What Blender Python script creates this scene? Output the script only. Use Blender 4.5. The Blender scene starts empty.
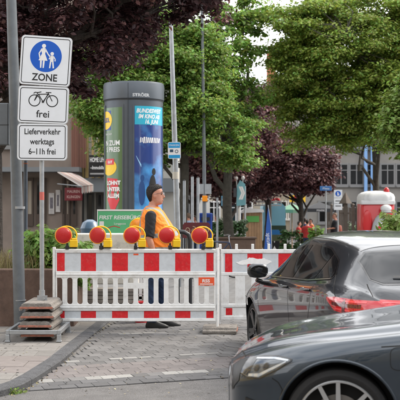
import bpy, bmesh, math, random
import numpy as np
from mathutils import Vector, Matrix
from mathutils.bvhtree import BVHTree
R = math.radians
sc = bpy.context.scene
col = sc.collection
random.seed(7); rng = np.random.default_rng(7)

# ---------------------------------------------------------------- camera, sky, sun
CH = 1.70; F = 1050.0; HZ = 205.0
cd = bpy.data.cameras.new('camera'); cam = bpy.data.objects.new('camera', cd); col.objects.link(cam)
cam.location = (0, 0, CH); cam.rotation_euler = (R(90) + math.atan((HZ-200)/F), 0, 0)
cd.sensor_width = 36; cd.lens = 36*F/400; cd.clip_start = .1; cd.clip_end = 600
cd.dof.use_dof = True; cd.dof.focus_distance = 12.6; cd.dof.aperture_fstop = 5.6
sc.camera = cam
world = bpy.data.worlds.new('World'); sc.world = world; world.use_nodes = True
nt = world.node_tree; nt.nodes.clear()
def wn(t): return nt.nodes.new(t)
out = wn('ShaderNodeOutputWorld'); bg = wn('ShaderNodeBackground'); sky = wn('ShaderNodeTexSky')
sky.sky_type = 'NISHITA'; sky.sun_disc = False
SUN_EL, SUN_AZ = 46, 72      # azimuth clockwise from +Y (behind camera, from the left)
sky.sun_elevation = R(SUN_EL); sky.sun_rotation = R(SUN_AZ)
tc = wn('ShaderNodeTexCoord'); mp = wn('ShaderNodeMapping'); mp.inputs['Scale'].default_value = (1, 1, 2.6)
nz = wn('ShaderNodeTexNoise'); nz.inputs['Scale'].default_value = 2.3; nz.inputs['Detail'].default_value = 7; nz.inputs['Roughness'].default_value = .55
rp = wn('ShaderNodeValToRGB'); rp.color_ramp.elements[0].position = .30; rp.color_ramp.elements[1].position = .44
nz2 = wn('ShaderNodeTexNoise'); nz2.inputs['Scale'].default_value = 4.0; nz2.inputs['Detail'].default_value = 5
cr = wn('ShaderNodeValToRGB'); cr.color_ramp.elements[0].position = .35; cr.color_ramp.elements[0].color = (5.6, 5.7, 5.9, 1)
cr.color_ramp.elements[1].position = .62; cr.color_ramp.elements[1].color = (9.8, 9.8, 9.9, 1)
mx = wn('ShaderNodeMix'); mx.data_type = 'RGBA'
L = nt.links.new
L(tc.outputs['Generated'], mp.inputs['Vector']); L(mp.outputs[0], nz.inputs['Vector']); L(mp.outputs[0], nz2.inputs['Vector'])
L(nz.outputs['Fac'], rp.inputs[0]); L(nz2.outputs['Fac'], cr.inputs[0])
L(rp.outputs[0], mx.inputs['Factor']); L(sky.outputs[0], mx.inputs['A']); L(cr.outputs[0], mx.inputs['B'])
L(mx.outputs['Result'], bg.inputs[0]); bg.inputs[1].default_value = .15; L(bg.outputs[0], out.inputs[0])
sl = bpy.data.lights.new('sun', 'SUN'); sl.energy = 2.0; sl.angle = R(26); sl.color = (1, .90, .76)
so = bpy.data.objects.new('sun', sl); col.objects.link(so)
so.rotation_euler = (R(90-SUN_EL), 0, R(180-SUN_AZ)+0)
so.rotation_euler = Vector((-math.sin(R(SUN_AZ))*math.cos(R(SUN_EL)), -math.cos(R(SUN_AZ))*math.cos(R(SUN_EL)), -math.sin(R(SUN_EL)))).to_track_quat('-Z', 'Y').to_euler()
vs = sc.view_settings; vs.view_transform = 'Standard'; vs.look = 'None'; vs.exposure = 1.04; vs.gamma = 1; vs.use_curve_mapping = False

# ---------------------------------------------------------------- helpers
def P(px, py, d): return Vector(((px-200)/F*d, d, CH-(py-HZ)/F*d))
def lerp_tab(tab, x):
    if x <= tab[0][0]: return tab[0][1]
    for (a, va), (b, vb) in zip(tab, tab[1:]):
        if x <= b:
            t = (x-a)/(b-a); return va+(vb-va)*t
    return tab[-1][1]
def smooth_tab(tab, x):       # monotone-ish cubic hermite
    n = len(tab)
    if x <= tab[0][0]: return tab[0][1]
    if x >= tab[-1][0]: return tab[-1][1]
    s = [(tab[i+1][1]-tab[i][1])/(tab[i+1][0]-tab[i][0]) for i in range(n-1)]
    m = [s[0]]
    for i in range(1, n-1):
        m.append(0 if s[i-1]*s[i] <= 0 else 2*s[i-1]*s[i]/(s[i-1]+s[i]))
    m.append(s[-1])
    for i in range(n-1):
        if x <= tab[i+1][0]:
            h = tab[i+1][0]-tab[i][0]; t = (x-tab[i][0])/h
            return ((2*t**3-3*t*t+1)*tab[i][1]+(t**3-2*t*t+t)*h*m[i]+(-2*t**3+3*t*t)*tab[i+1][1]+(t**3-t*t)*h*m[i+1])
GZ = [(-200, 0), (8.5, 0), (13, .10), (15, .12), (24, .02), (45, -.4), (300, -.4)]
def sstep(t): t = max(0, min(1, t)); return t*t*(3-2*t)
def gz(y): return smooth_tab(GZ, y)
def gzx(x, y): return gz(y)-.10*sstep((x-.25)/.5)*sstep((y-10.2)/1.2)*(1-sstep((y-12.1)/1.0))
def gzp(px, d): return Vector(((px-200)/F*d, d, gz(d)))

class MB:
    def __init__(s): s.v = []; s.f = []; s.m = []
    def add(s, vs, fs, m=0, M=None):
        o = len(s.v)
        s.v += [tuple(M @ Vector(p)) if M else tuple(p) for p in vs]
        s.f += [tuple(i+o for i in f) for f in fs]; s.m += [m]*len(fs); return s
    def box(s, x0, x1, y0, y1, z0, z1, m=0, M=None):
        v = [(x, y, z) for z in (z0, z1) for y in (y0, y1) for x in (x0, x1)]
        return s.add(v, [(0, 2, 3, 1), (4, 5, 7, 6), (0, 1, 5, 4), (2, 6, 7, 3), (0, 4, 6, 2), (1, 3, 7, 5)], m, M)
    def tube(s, pts, r, n=8, m=0, M=None, closed=False):
        pts = [Vector(p) for p in pts]; k = len(pts); rr = r if isinstance(r, (list, tuple)) else [r]*k
        vs = []; up = None
        for i, p in enumerate(pts):
            a = pts[i-1] if (i > 0 or closed) else p; b = pts[(i+1) % k] if (i < k-1 or closed) else p
            t = (b-a).normalized()
            if up is None: up = t.orthogonal().normalized()
            up = (up-t*up.dot(t)); up = up.normalized() if up.length > 1e-6 else t.orthogonal().normalized()
            w = t.cross(up)
            for j in range(n):
                q = 2*math.pi*j/n; vs.append(p+(up*math.cos(q)+w*math.sin(q))*rr[i])
        fs = [(i*n+j, i*n+(j+1) % n, (i+1)*n+(j+1) % n, (i+1)*n+j) for i in range(k-1) for j in range(n)]
        if closed: fs += [((k-1)*n+j, (k-1)*n+(j+1) % n, (j+1) % n, j) for j in range(n)]
        else: fs += [tuple(range(n))[::-1], tuple((k-1)*n+j for j in range(n))]
        return s.add(vs, fs, m, M)
    def lathe(s, prof, n=32, m=0, M=None, cap=True):   # prof (r,z) about Z
        k = len(prof)
        vs = [(r*math.cos(2*math.pi*j/n), r*math.sin(2*math.pi*j/n), z) for r, z in prof for j in range(n)]
        fs = [(i*n+j, i*n+(j+1) % n, (i+1)*n+(j+1) % n, (i+1)*n+j) for i in range(k-1) for j in range(n)]
        if cap: fs += [tuple(range(n))[::-1], tuple((k-1)*n+j for j in range(n))]
        return s.add(vs, fs, m, M)
    def prism(s, pts, z0, z1, m=0, M=None):
        n = len(pts); vs = [(x, y, z0) for x, y in pts]+[(x, y, z1) for x, y in pts]
        fs = [tuple(range(n))[::-1], tuple(range(n, 2*n))]+[(i, (i+1) % n, n+(i+1) % n, n+i) for i in range(n)]
        return s.add(vs, fs, m, M)
    def ball(s, c, r, n=12, m=0, M=None):
        r = r if isinstance(r, (list, tuple)) else (r, r, r); k = n//2+1; vs = []; 
        for i in range(k):
            a = math.pi*(i+.001)/(k-1+.002)
            for j in range(n):
                b = 2*math.pi*j/n; vs.append((c[0]+r[0]*math.sin(a)*math.cos(b), c[1]+r[1]*math.sin(a)*math.sin(b), c[2]+r[2]*math.cos(a)))
        fs = [(i*n+j, (i+1)*n+j, (i+1)*n+(j+1) % n, i*n+(j+1) % n) for i in range(k-1) for j in range(n)]
        fs += [tuple(range(n)), tuple((k-1)*n+j for j in range(n))[::-1]]
        return s.add(vs, fs, m, M)
    def loft(s, secs, n=20, m=0, M=None, e=2.3):       # secs: (z, xc, yc, rx, ry)
        vs = []
        for z, xc, yc, rx, ry in secs:
            for j in range(n):
                a = 2*math.pi*j/n; c, q = math.cos(a), math.sin(a)
                vs.append((xc+rx*math.copysign(abs(c)**(2/e), c), yc+ry*math.copysign(abs(q)**(2/e), q), z))
        k = len(secs)
        fs = [(i*n+j, i*n+(j+1) % n, (i+1)*n+(j+1) % n, (i+1)*n+j) for i in range(k-1) for j in range(n)]
        fs += [tuple(range(n))[::-1], tuple((k-1)*n+j for j in range(n))]
        return s.add(vs, fs, m, M)
    def mesh(s, name, mats, smooth=None):
        me = bpy.data.meshes.new(name); me.from_pydata(s.v, [], s.f)
        for m in (mats if isinstance(mats, (list, tuple)) else [mats]): me.materials.append(m)
        me.polygons.foreach_set('material_index', s.m)
        if smooth is not None:
            me.polygons.foreach_set('use_smooth', [True]*len(s.f)); me.set_sharp_from_angle(angle=R(smooth))
        me.update(); return me
    def build(s, name, mats, parent=None, smooth=None, bev=0, loc=None):
        o = bpy.data.objects.new(name, s.mesh(name, mats, smooth)); col.objects.link(o)
        if parent: o.parent = parent
        if loc: o.location = loc
        if bev:
            b = o.modifiers.new('bevel', 'BEVEL'); b.width = bev; b.segments = 2; b.limit_method = 'ANGLE'
            b.harden_normals = False
        return o
def link(name, me, parent=None, M=None):
    o = bpy.data.objects.new(name, me); col.objects.link(o); o.parent = parent
    if M is not None: o.matrix_local = M
    return o
def tag(o, label=None, cat=None, group=None, kind=None):
    for k, v in (('label', label), ('category', cat), ('group', group), ('kind', kind)):
        if v: o[k] = v
    return o
def thing(name, label, cat, loc=(0, 0, 0), rz=0, group=None):
    o = bpy.data.objects.new(name, None); col.objects.link(o); o.empty_display_size = .2
    o.location = loc; o.rotation_euler = (0, 0, rz); return tag(o, label, cat, group)
def copy_tree(o, parent=None):
    c = o.copy(); col.objects.link(c)
    if parent: c.parent = parent
    for ch in list(o.children): copy_tree(ch, c)
    return c
def evald(o):
    dg = bpy.context.evaluated_depsgraph_get(); return bpy.data.meshes.new_from_object(o.evaluated_get(dg))
def remeshed(mb, voxel, smooth_it=4, name='t'):
    o = bpy.data.objects.new(name, mb.mesh(name, [])); col.objects.link(o)
    r = o.modifiers.new('r', 'REMESH'); r.mode = 'VOXEL'; r.voxel_size = voxel
    s = o.modifiers.new('s', 'SMOOTH'); s.iterations = smooth_it; s.factor = .6
    me = evald(o); old = o.data; bpy.data.objects.remove(o); bpy.data.meshes.remove(old)
    me.polygons.foreach_set('use_smooth', [True]*len(me.polygons)); me.name = name; return me
def text(body, size, mat, parent, M, name='lettering', align='CENTER', sx=1.0, ext=.0006, shear=0, bold=0, label=None):
    c = bpy.data.curves.new('t', 'FONT'); c.body = body; c.size = size; c.align_x = align; c.extrude = ext; c.shear = shear; c.offset = bold; c.resolution_u = 3
    o = bpy.data.objects.new('t', c); col.objects.link(o); me = evald(o); bpy.data.objects.remove(o); bpy.data.curves.remove(c)
    me.transform(Matrix.Diagonal((sx, 1, 1, 1))); me.materials.clear(); me.materials.append(mat); me.name = name
    return link(name, me, parent, M)
# ---------------------------------------------------------------- materials
def mat(name, c, rough=.6, metal=0, var=0, scale=8, bump=0, bscale=60, coat=0, spec=.5, emit=None, dirt=0, dirtc=(.05, .045, .04), island=0, objr=0, trans=0, grain=0, gscale=200, bdist=.01, hue=0, c2=None):
    m = bpy.data.materials.new(name); m.use_nodes = True; n = m.node_tree; b = n.nodes['Principled BSDF']
    b.inputs['Roughness'].default_value = rough; b.inputs['Metallic'].default_value = metal
    b.inputs['Coat Weight'].default_value = coat; b.inputs['Coat Roughness'].default_value = .03; b.inputs['Coat IOR'].default_value = 1.5 if coat == 1 else 1.5; b.inputs['Specular IOR Level'].default_value = spec
    c = (*c, 1); l = n.links.new
    tcn = n.nodes.new('ShaderNodeTexCoord'); cur = None
    def rgb(v): q = n.nodes.new('ShaderNodeRGB'); q.outputs[0].default_value = v; return q.outputs[0]
    cur = rgb(c)
    def hsv(fac_out, lo, hi, cin, hl=.5, hh=.5):
        h = n.nodes.new('ShaderNodeHueSaturation'); r = n.nodes.new('ShaderNodeMapRange'); l(fac_out, r.inputs[0])
        r.inputs['To Min'].default_value = lo; r.inputs['To Max'].default_value = hi; l(r.outputs[0], h.inputs['Value']); l(cin, h.inputs['Color'])
        if hl != hh:
            r2 = n.nodes.new('ShaderNodeMapRange'); l(fac_out, r2.inputs[0]); r2.inputs['To Min'].default_value = hl; r2.inputs['To Max'].default_value = hh; l(r2.outputs[0], h.inputs['Hue'])
        return h.outputs[0]
    if c2:
        t = n.nodes.new('ShaderNodeTexNoise'); t.inputs['Scale'].default_value = scale*.5; t.inputs['Detail'].default_value = 5; l(tcn.outputs['Object'], t.inputs['Vector'])
        r = n.nodes.new('ShaderNodeMapRange'); r.inputs['From Min'].default_value = .42; r.inputs['From Max'].default_value = .6; l(t.outputs['Fac'], r.inputs[0])
        x = n.nodes.new('ShaderNodeMix'); x.data_type = 'RGBA'; l(r.outputs[0], x.inputs['Factor']); l(cur, x.inputs['A']); x.inputs['B'].default_value = (*c2, 1); cur = x.outputs['Result']
    if var:
        t = n.nodes.new('ShaderNodeTexNoise'); t.inputs['Scale'].default_value = scale; t.inputs['Detail'].default_value = 6; t.inputs['Roughness'].default_value = .65; l(tcn.outputs['Object'], t.inputs['Vector'])
        r = n.nodes.new('ShaderNodeMapRange'); r.inputs['From Min'].default_value = .3; r.inputs['From Max'].default_value = .7; l(t.outputs['Fac'], r.inputs[0]); cur = hsv(r.outputs[0], 1-var, 1+var, cur)
    if grain:
        t = n.nodes.new('ShaderNodeTexNoise'); t.inputs['Scale'].default_value = gscale; t.inputs['Detail'].default_value = 3; l(tcn.outputs['Object'], t.inputs['Vector'])
        r = n.nodes.new('ShaderNodeMapRange'); r.inputs['From Min'].default_value = .38; r.inputs['From Max'].default_value = .62; l(t.outputs['Fac'], r.inputs[0]); cur = hsv(r.outputs[0], 1-grain, 1+grain, cur)
    if island:
        g = n.nodes.new('ShaderNodeNewGeometry'); cur = hsv(g.outputs['Random Per Island'], 1-island, 1+island, cur, .5-hue, .5+hue)
    if objr:
        g = n.nodes.new('ShaderNodeObjectInfo'); cur = hsv(g.outputs['Random'], 1-objr, 1+objr, cur, .5-hue, .5+hue)
    if dirt:
        t = n.nodes.new('ShaderNodeTexNoise'); t.inputs['Scale'].default_value = scale*1.7; t.inputs['Detail'].default_value = 8; t.inputs['Roughness'].default_value = .75; l(tcn.outputs['Object'], t.inputs['Vector'])
        r = n.nodes.new('ShaderNodeMapRange'); r.inputs['From Min'].default_value = .5; r.inputs['From Max'].default_value = .75; r.inputs['To Max'].default_value = dirt; l(t.outputs['Fac'], r.inputs[0])
        x = n.nodes.new('ShaderNodeMix'); x.data_type = 'RGBA'; l(r.outputs[0], x.inputs['Factor']); l(cur, x.inputs['A']); x.inputs['B'].default_value = (*dirtc, 1); cur = x.outputs['Result']
    l(cur, b.inputs['Base Color'])
    if bump:
        t = n.nodes.new('ShaderNodeTexNoise'); t.inputs['Scale'].default_value = bscale; t.inputs['Detail'].default_value = 4; l(tcn.outputs['Object'], t.inputs['Vector'])
        bp = n.nodes.new('ShaderNodeBump'); bp.inputs['Strength'].default_value = bump; bp.inputs['Distance'].default_value = bdist; l(t.outputs['Fac'], bp.inputs['Height']); l(bp.outputs[0], b.inputs['Normal'])
    if emit: b.inputs['Emission Color'].default_value = (*emit[0], 1); b.inputs['Emission Strength'].default_value = emit[1]
    if trans:
        tr = n.nodes.new('ShaderNodeBsdfTranslucent'); l(cur, tr.inputs[0]); ms = n.nodes.new('ShaderNodeMixShader'); ms.inputs[0].default_value = trans
        l(b.outputs[0], ms.inputs[1]); l(tr.outputs[0], ms.inputs[2]); l(ms.outputs[0], n.nodes['Material Output'].inputs[0])
    return m
M_ = {}
M_['galv'] = mat('galvanised steel', (.36, .38, .40), .45, .55, var=.18, scale=9, bump=.1, bscale=120)
M_['polegrey'] = mat('weathered pole paint', (.125, .14, .155), .5, .2, var=.15, scale=5, dirt=.3)
M_['white_pl'] = mat('white barrier plastic', (.78, .79, .79), .42, var=.06, scale=6, dirt=.6, dirtc=(.42, .39, .34), bump=.06, bscale=40)
M_['film_w'] = mat('white reflective film', (.58, .62, .66), .35, var=.08, scale=14, dirt=.35, dirtc=(.35, .35, .36), bump=.12, bscale=260, bdist=.002)
M_['film_r'] = mat('red reflective film', (.62, .010, .018), .35, var=.14, scale=16, dirt=.35, dirtc=(.62, .22, .2), bump=.12, bscale=260, bdist=.002)
M_['orange_lbl'] = mat('orange red label', (.80, .10, .03), .5)
M_['white'] = mat('white print', (.78, .78, .78), .5)
M_['sign_w'] = mat('white sign sheeting', (.72, .75, .79), .32, var=.03, scale=5, dirt=.12, dirtc=(.4, .4, .38))
M_['sign_k'] = mat('black sign print', (.012, .012, .014), .45)
M_['sign_b'] = mat('blue sign print', (.0, .09, .50), .35)
M_['alu'] = mat('sign aluminium', (.45, .46, .47), .4, .7, var=.1)
M_['lens_r'] = mat('red lamp lens', (.50, .006, .008), .34, coat=.25, bump=.35, bscale=90, bdist=.004)
M_['lens_a'] = mat('amber lamp lens', (.85, .28, .01), .2, coat=.5, bump=.35, bscale=90, bdist=.004)
M_['yellow'] = mat('yellow lamp plastic', (.82, .50, .01), .4, dirt=.2, dirtc=(.3, .2, .05), scale=14)
M_['orange_rim'] = mat('orange lamp rim', (.85, .33, .03), .4)
M_['black_pl'] = mat('black plastic', (.015, .015, .016), .45)
M_['rubber'] = mat('recycled foot plate', (.20, .185, .17), .85, var=.35, scale=18, bump=.7, bscale=70, dirt=.5, dirtc=(.06, .055, .05))
M_['rubber_red'] = mat('worn red foot plate edge', (.34, .13, .09), .8, var=.4, scale=30, dirt=1.0, dirtc=(.22, .2, .18), bump=.4)
M_['tyre'] = mat('tyre rubber', (.010, .010, .011), .75, bump=.3, bscale=90)
M_['rim'] = mat('silver alloy', (.58, .59, .60), .25, .9)
M_['rim_dark'] = mat('dark alloy', (.035, .036, .04), .35, .7)
M_['rim_mid'] = mat('grey alloy', (.10, .105, .11), .3, .8)
M_['disc'] = mat('brake disc', (.22, .21, .2), .4, .8)
M_['glass_dark'] = mat('tinted car glass', (.006, .007, .008), .04, spec=.5)
M_['glass_rear'] = mat('heated rear glass', (.014, .016, .019), .06, spec=.5)
M_['chrome'] = mat('chrome', (.6, .6, .62), .12, 1)
M_['gap'] = mat('panel gap', (.004, .004, .004), .8)
M_['trim'] = mat('black gloss trim', (.012, .012, .013), .15, coat=.6)
M_['paint1'] = mat('dark grey metallic paint', (.024, .037, .053), .32, .45, coat=1, var=.06, scale=300)
M_['paint2'] = mat('graphite metallic paint', (.007, .010, .016), .3, .25, coat=1, var=.06, scale=300)
M_['tail'] = mat('red tail light', (.50, .005, .012), .1, coat=1)
M_['tail2'] = mat('bright red tail light bar', (.85, .05, .06), .15, coat=1)
M_['tail_dark'] = mat('smoked tail light', (.10, .004, .006), .1, coat=1)
M_['lamp_house'] = mat('headlight housing', (.10, .115, .13), .12, .3, coat=1)
M_['lamp_dark'] = mat('headlight dark bezel', (.02, .022, .025), .15, coat=1)
M_['lamp_bright'] = mat('headlight reflector', (.50, .54, .58), .12, .4, coat=1)
M_['kerb'] = mat('basalt kerb stone', (.068, .070, .076), .85, grain=.3, gscale=90, var=.3, scale=14, bump=.5, bscale=60, objr=.12)
M_['slab'] = mat('concrete paving slab', (.185, .177, .168), .9, var=.18, scale=7, bump=.4, bscale=130, objr=.12, dirt=.55, dirtc=(.12, .11, .10))
M_['slab_pink'] = mat('reddish paving slab', (.180, .160, .153), .9, var=.14, scale=10, bump=.3, bscale=130, objr=.09, dirt=.3, dirtc=(.12, .11, .10))
M_['paver'] = mat('grey concrete paver', (.132, .130, .130), .85, var=.22, scale=12, bump=.45, bscale=150, objr=.22, dirt=.45, dirtc=(.07, .065, .06))
M_['paver_d'] = mat('dark concrete paver', (.098, .098, .102), .85, var=.18, scale=16, bump=.35, bscale=150, objr=.16, dirt=.25)
M_['paver_p'] = mat('reddish concrete paver', (.150, .136, .134), .85, var=.16, scale=16, bump=.35, bscale=150, objr=.13, dirt=.2)
M_['paver_w'] = mat('white marking paver', (.25, .247, .238), .8, var=.15, scale=22, bump=.3, bscale=150, objr=.12, dirt=.8, dirtc=(.2, .2, .19))
M_['paver_far'] = mat('grey pavers of the crossing', (.138, .136, .138), .85, var=.15, scale=6, bump=.35, bscale=150, island=.16, dirt=.2)
M_['asphalt'] = mat('worn asphalt', (.108, .105, .105), .9, grain=.35, gscale=110, var=.22, scale=3.5, bump=.7, bscale=220, bdist=.004, dirt=.35, dirtc=(.16, .155, .15))
M_['ground'] = mat('sandy joint filling', (.115, .108, .10), .95, var=.25, scale=9, bump=.4, bscale=120)
M_['wallrough'] = mat('red brown roughcast', (.135, .088, .070), .95, var=.3, scale=7, bump=.9, bscale=150, bdist=.012, dirt=.45, dirtc=(.06, .05, .045))
M_['bark'] = mat('dark bark', (.045, .036, .030), .95, var=.35, scale=9, bump=1, bscale=22, bdist=.04, dirt=.4, dirtc=(.10, .09, .08))
M_['bark2'] = mat('grey bark', (.055, .050, .040), .95, var=.3, scale=8, bump=.8, bscale=25, bdist=.03)
M_['lf_purple'] = mat('dark purple leaves', (.080, .038, .042), .5, island=.6, hue=.025, trans=.25)
M_['lf_purple2'] = mat('wine red leaves', (.145, .062, .066), .55, island=.6, hue=.025, trans=.3)
M_['lf_green'] = mat('fresh green leaves', (.180, .300, .062), .5, island=.55, hue=.03, trans=.5)
M_['lf_green2'] = mat('yellowish green leaves', (.270, .335, .058), .5, island=.5, hue=.03, trans=.5)
M_['lf_dark'] = mat('dark green leaves', (.045, .105, .028), .45, island=.5, hue=.02, trans=.2)
M_['lf_lime'] = mat('lime green leaves', (.17, .25, .045), .5, island=.4, hue=.03, trans=.4)
M_['straw'] = mat('dry grass', (.26, .22, .11), .8, island=.4, hue=.02, trans=.2)
M_['column'] = mat('anthracite column paint', (.085, .100, .118), .42, .25, var=.08, scale=3, dirt=.15, dirtc=(.14, .15, .15))
M_['seam'] = mat('dark seam', (.02, .022, .025), .6)
M_['wood'] = mat('pale timber boards', (.40, .25, .14), .75, var=.2, scale=5, objr=.12)
M_['skin'] = mat('skin', (.47, .225, .155), .55, var=.13, scale=22, bump=.25, bscale=160, bdist=.003)
M_['hair'] = mat('dark brown hair', (.014, .010, .008), .6, var=.4, scale=90, bump=.25, bscale=260)
M_['black_cloth'] = mat('black cotton', (.012, .013, .017), .9, bump=.4, bscale=90, var=.2)
M_['jeans'] = mat('blue denim', (.018, .040, .095), .85, var=.3, scale=12, bump=.4, bscale=70)
M_['shoe'] = mat('black shoe', (.010, .010, .011), .45)
def flat(name, c, rough=.6, **k):
    if name not in M_: M_[name] = mat(name, c, rough, **k)
    return M_[name]

# ---------------------------------------------------------------- ground
def sheet(xs, ys, zf, name, m, kind='structure'):
    vs = [(x, y, zf(x, y)) for y in ys for x in xs]; n = len(xs)
    mb = MB(); mb.add(vs, [(j*n+i, j*n+i+1, (j+1)*n+i+1, (j+1)*n+i) for j in range(len(ys)-1) for i in range(n-1)])
    o = mb.build(name, m, smooth=60); tag(o, kind=kind); return o
ys = [-200, -60, -20, 0, 4, 7, 8] + [8.5+.25*i for i in range(32)] + [17, 19, 21, 24, 27, 30, 33, 36, 39, 42, 45, 50, 70, 120, 350]
# far ground: pavers as a texture where single stones can no longer be told apart
gm = bpy.data.materials.new('paved ground'); gm.use_nodes = True; n = gm.node_tree; b = n.nodes['Principled BSDF']; b.inputs['Roughness'].default_value = .85
t = n.nodes.new('ShaderNodeTexCoord'); mpn = n.nodes.new('ShaderNodeMapping'); mpn.inputs['Rotation'].default_value = (0, 0, R(-19)); br = n.nodes.new('ShaderNodeTexBrick')
br.inputs['Scale'].default_value = 1; br.inputs['Brick Width'].default_value = .156; br.inputs['Row Height'].default_value = .156; br.inputs['Mortar Size'].default_value = .008
br.inputs['Color1'].default_value = (.15, .148, .147, 1); br.inputs['Color2'].default_value = (.12, .118, .118, 1); br.inputs['Mortar'].default_value = (.08, .075, .07, 1)
n.links.new(t.outputs['Object'], mpn.inputs[0]); n.links.new(mpn.outputs[0], br.inputs[0]); n.links.new(br.outputs[0], b.inputs['Base Color'])
ground = sheet([-200, -60, -20, -8, -4, -2, -1, -.5, 0, .15, .3, .45, .6, .8, 1.2, 2, 4, 8, 20, 60, 200], ys, lambda x, y: gzx(x, y), 'ground', gm)
A19 = R(19); cu, su = math.cos(A19), math.sin(A19)
def uv2w(u, v): return (u*cu-v*su, u*su+v*cu)
KERB = [(-40, 8.2), (-6, 8.72), (-3, 8.93), (-2.3, 9.0), (-1.95, 9.08), (-1.74, 9.22), (-1.61, 9.5), (-1.54, 9.9), (-1.44, 10.8), (-1.37, 12), (-1.26, 13.66), (-1.12, 16), (-.95, 20)]
def kerb_left(x, y):           # True when on the sidewalk side
    if y > 20 : return x < -.95
    if y < 8.2: return False
    inside = False; poly = KERB+[(-.95, 20), (-40, 20)]; j = len(poly)-1
    for i in range(len(poly)):
        (xi, yi), (xj, yj) = poly[i], poly[j]
        if (yi > y) != (yj > y) and x < (xj-xi)*(y-yi)/(yj-yi)+xi: inside = not inside
        j = i
    return inside
# asphalt carriageway: the road up to the row of pavers
VB = 9.43; TH = .011
def asph_edge(x): return (VB+x*su)/cu
mb = MB(); xs = [-40, -12, -6, -4, -3, -2.4, -2, -1.7, -1.5, -1.3, -1, -.5, 0, .5, 1, 2, 3, 4, 5, 6, 8, 12, 40]
rows = [-60, -10, 0, 4, 7, 8, 8.5, None]
vs = []
for x in xs:
    e = min(asph_edge(x), 12.5) if x > -8 else 8.5
    lim = [(-60), -10, 0, 4, 6, 7, min(8, e-.3), max(e*.97, e-.4) if e > 8.3 else e-.1, e]
    vs += [(x, y, gzx(x, y)+TH) for y in lim]
k = 9
mb.add(vs, [(i*k+j, (i+1)*k+j, (i+1)*k+j+1, i*k+j+1) for i in range(len(xs)-1) for j in range(k-1)])
road = tag(mb.build('road', M_['asphalt'], smooth=60), kind='structure')
# pavers
def paver_mesh(m, s=.1530, h=.05, seed=0):
    r = random.Random(seed); a = s/2; c = .0028; j = lambda: r.uniform(-.002, .002)
    b0 = [(-a, -a, -h), (a, -a, -h), (a, a, -h), (-a, a, -h)]; b1 = [(x+j(), y+j(), -c) for x, y, _ in b0]
    b2 = [(x*(1-c/a), y*(1-c/a), j()*.5) for x, y, _ in b1]
    mbp = MB(); mbp.add(b0+b1+b2, [(i, (i+1) % 4, 4+(i+1) % 4, 4+i) for i in range(4)]+[(4+i, 4+(i+1) % 4, 8+(i+1) % 4, 8+i) for i in range(4)]+[(8, 9, 10, 11)])
    return mbp.mesh('paver', m)
PV = {k: [paver_mesh(M_[k], seed=i) for i in range(3)] for k in ('paver', 'paver_d', 'paver_p', 'paver_w')}
cand = []
MK = MB().box(-.072, .072, -.036, .036, -.004, .0022).mesh('white_marking', M_['paver_w'])
PI = .156; U0 = 2.166
for r in range(-1, 52):
    v = 9.9+(r-3)*PI+.0
    for q in range(-14, 60):
        u = U0+PI*(q+.5+(.5 if r % 2 else 0)); x, y = uv2w(u, v)
        if y < 9 or y > 17 or v < VB+.05 or x > 5.5 or x < -3: continue
        if kerb_left(x, y) or kerb_left(x-.06, y): continue
        cand.append((x, y, r, q))
def paver_kind(r, q):
    if r == 3 and (q % 5) in (0, 1, 2): return 'paver_w'
    if r == 9 and ((q-3) % 5) in (0, 1, 2): return 'paver_w'
    if r == 20 and ((q-7) % 5) in (0, 1, 2): return 'paver_w'
    if r <= 2: return 'paver_d'
    if 4 <= r <= 7: return 'paver_p'
    return 'paver'
def vis(x, y): return abs(200+x/y*F-200) < 205 and not (x > .4 and y < 12)
cand.sort(key=lambda c: (not vis(c[0], c[1]), c[1]))
paving = MB(); nw = MB(); pst = random.Random(3)
for i, (x, y, r, q) in enumerate(cand):
    k = paver_kind(r, q); gx = (gzx(x+.05, y)-gzx(x-.05, y))/.1; gy = (gzx(x, y+.05)-gzx(x, y-.05))/.1; z = gzx(x, y)+.012+pst.uniform(-.0025, .0025); rot = A19+pst.uniform(-.015, .015)
    k0 = k; k = 'paver' if k == 'paver_w' and r != 3 else k; M = Matrix.Translation((x, y, z)) @ Matrix.Rotation(-math.atan(gx), 4, 'Y') @ Matrix.Rotation(math.atan(gy), 4, 'X') @ Matrix.Rotation(rot, 4, 'Z') @ Matrix.Rotation(pst.uniform(-.012, .012), 4, 'X')
    if k0 != k and not (pst.random() < .06): link('white_marking', MK, road, M)
    if i < 300: link('paver', PV[k][i % 3], road, M)
    else:
        me = PV[k][i % 3]; mi = {'paver': 0, 'paver_d': 1, 'paver_p': 2, 'paver_w': 3}[k]
        paving.add([v.co for v in me.vertices], [tuple(p.vertices) for p in me.polygons], mi, M)
pf = paving.build('paving', [M_['paver_far'], M_['paver_d'], M_['paver_p'], M_['paver_w']], road); pf['kind'] = 'stuff'
# sidewalk
def zsw(y): return .092+(y-9.4)*.0115 if y < 14 else .145+(gz(y)-gz(14))
mb = MB(); kp = [p for p in KERB]
def off_path(pts, o):
    res = []
    for i, p in enumerate(pts):
        a = pts[max(i-1, 0)]; b = pts[min(i+1, len(pts)-1)]; dx, dy = b[0]-a[0], b[1]-a[1]; l = math.hypot(dx, dy)
        res.append((p[0]-dy/l*o, p[1]+dx/l*o))
    return res
KW = .14; inner = off_path(KERB, KW)
def resample(pts, step, y0=-1e9):
    res = [pts[0]]; acc = 0
    for a, b in zip(pts, pts[1:]):
        l = math.dist(a, b); t = step-acc
        while t <= l: res.append((a[0]+(b[0]-a[0])*t/l, a[1]+(b[1]-a[1])*t/l)); t += step
        acc = (acc+l) % step
    return res
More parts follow.
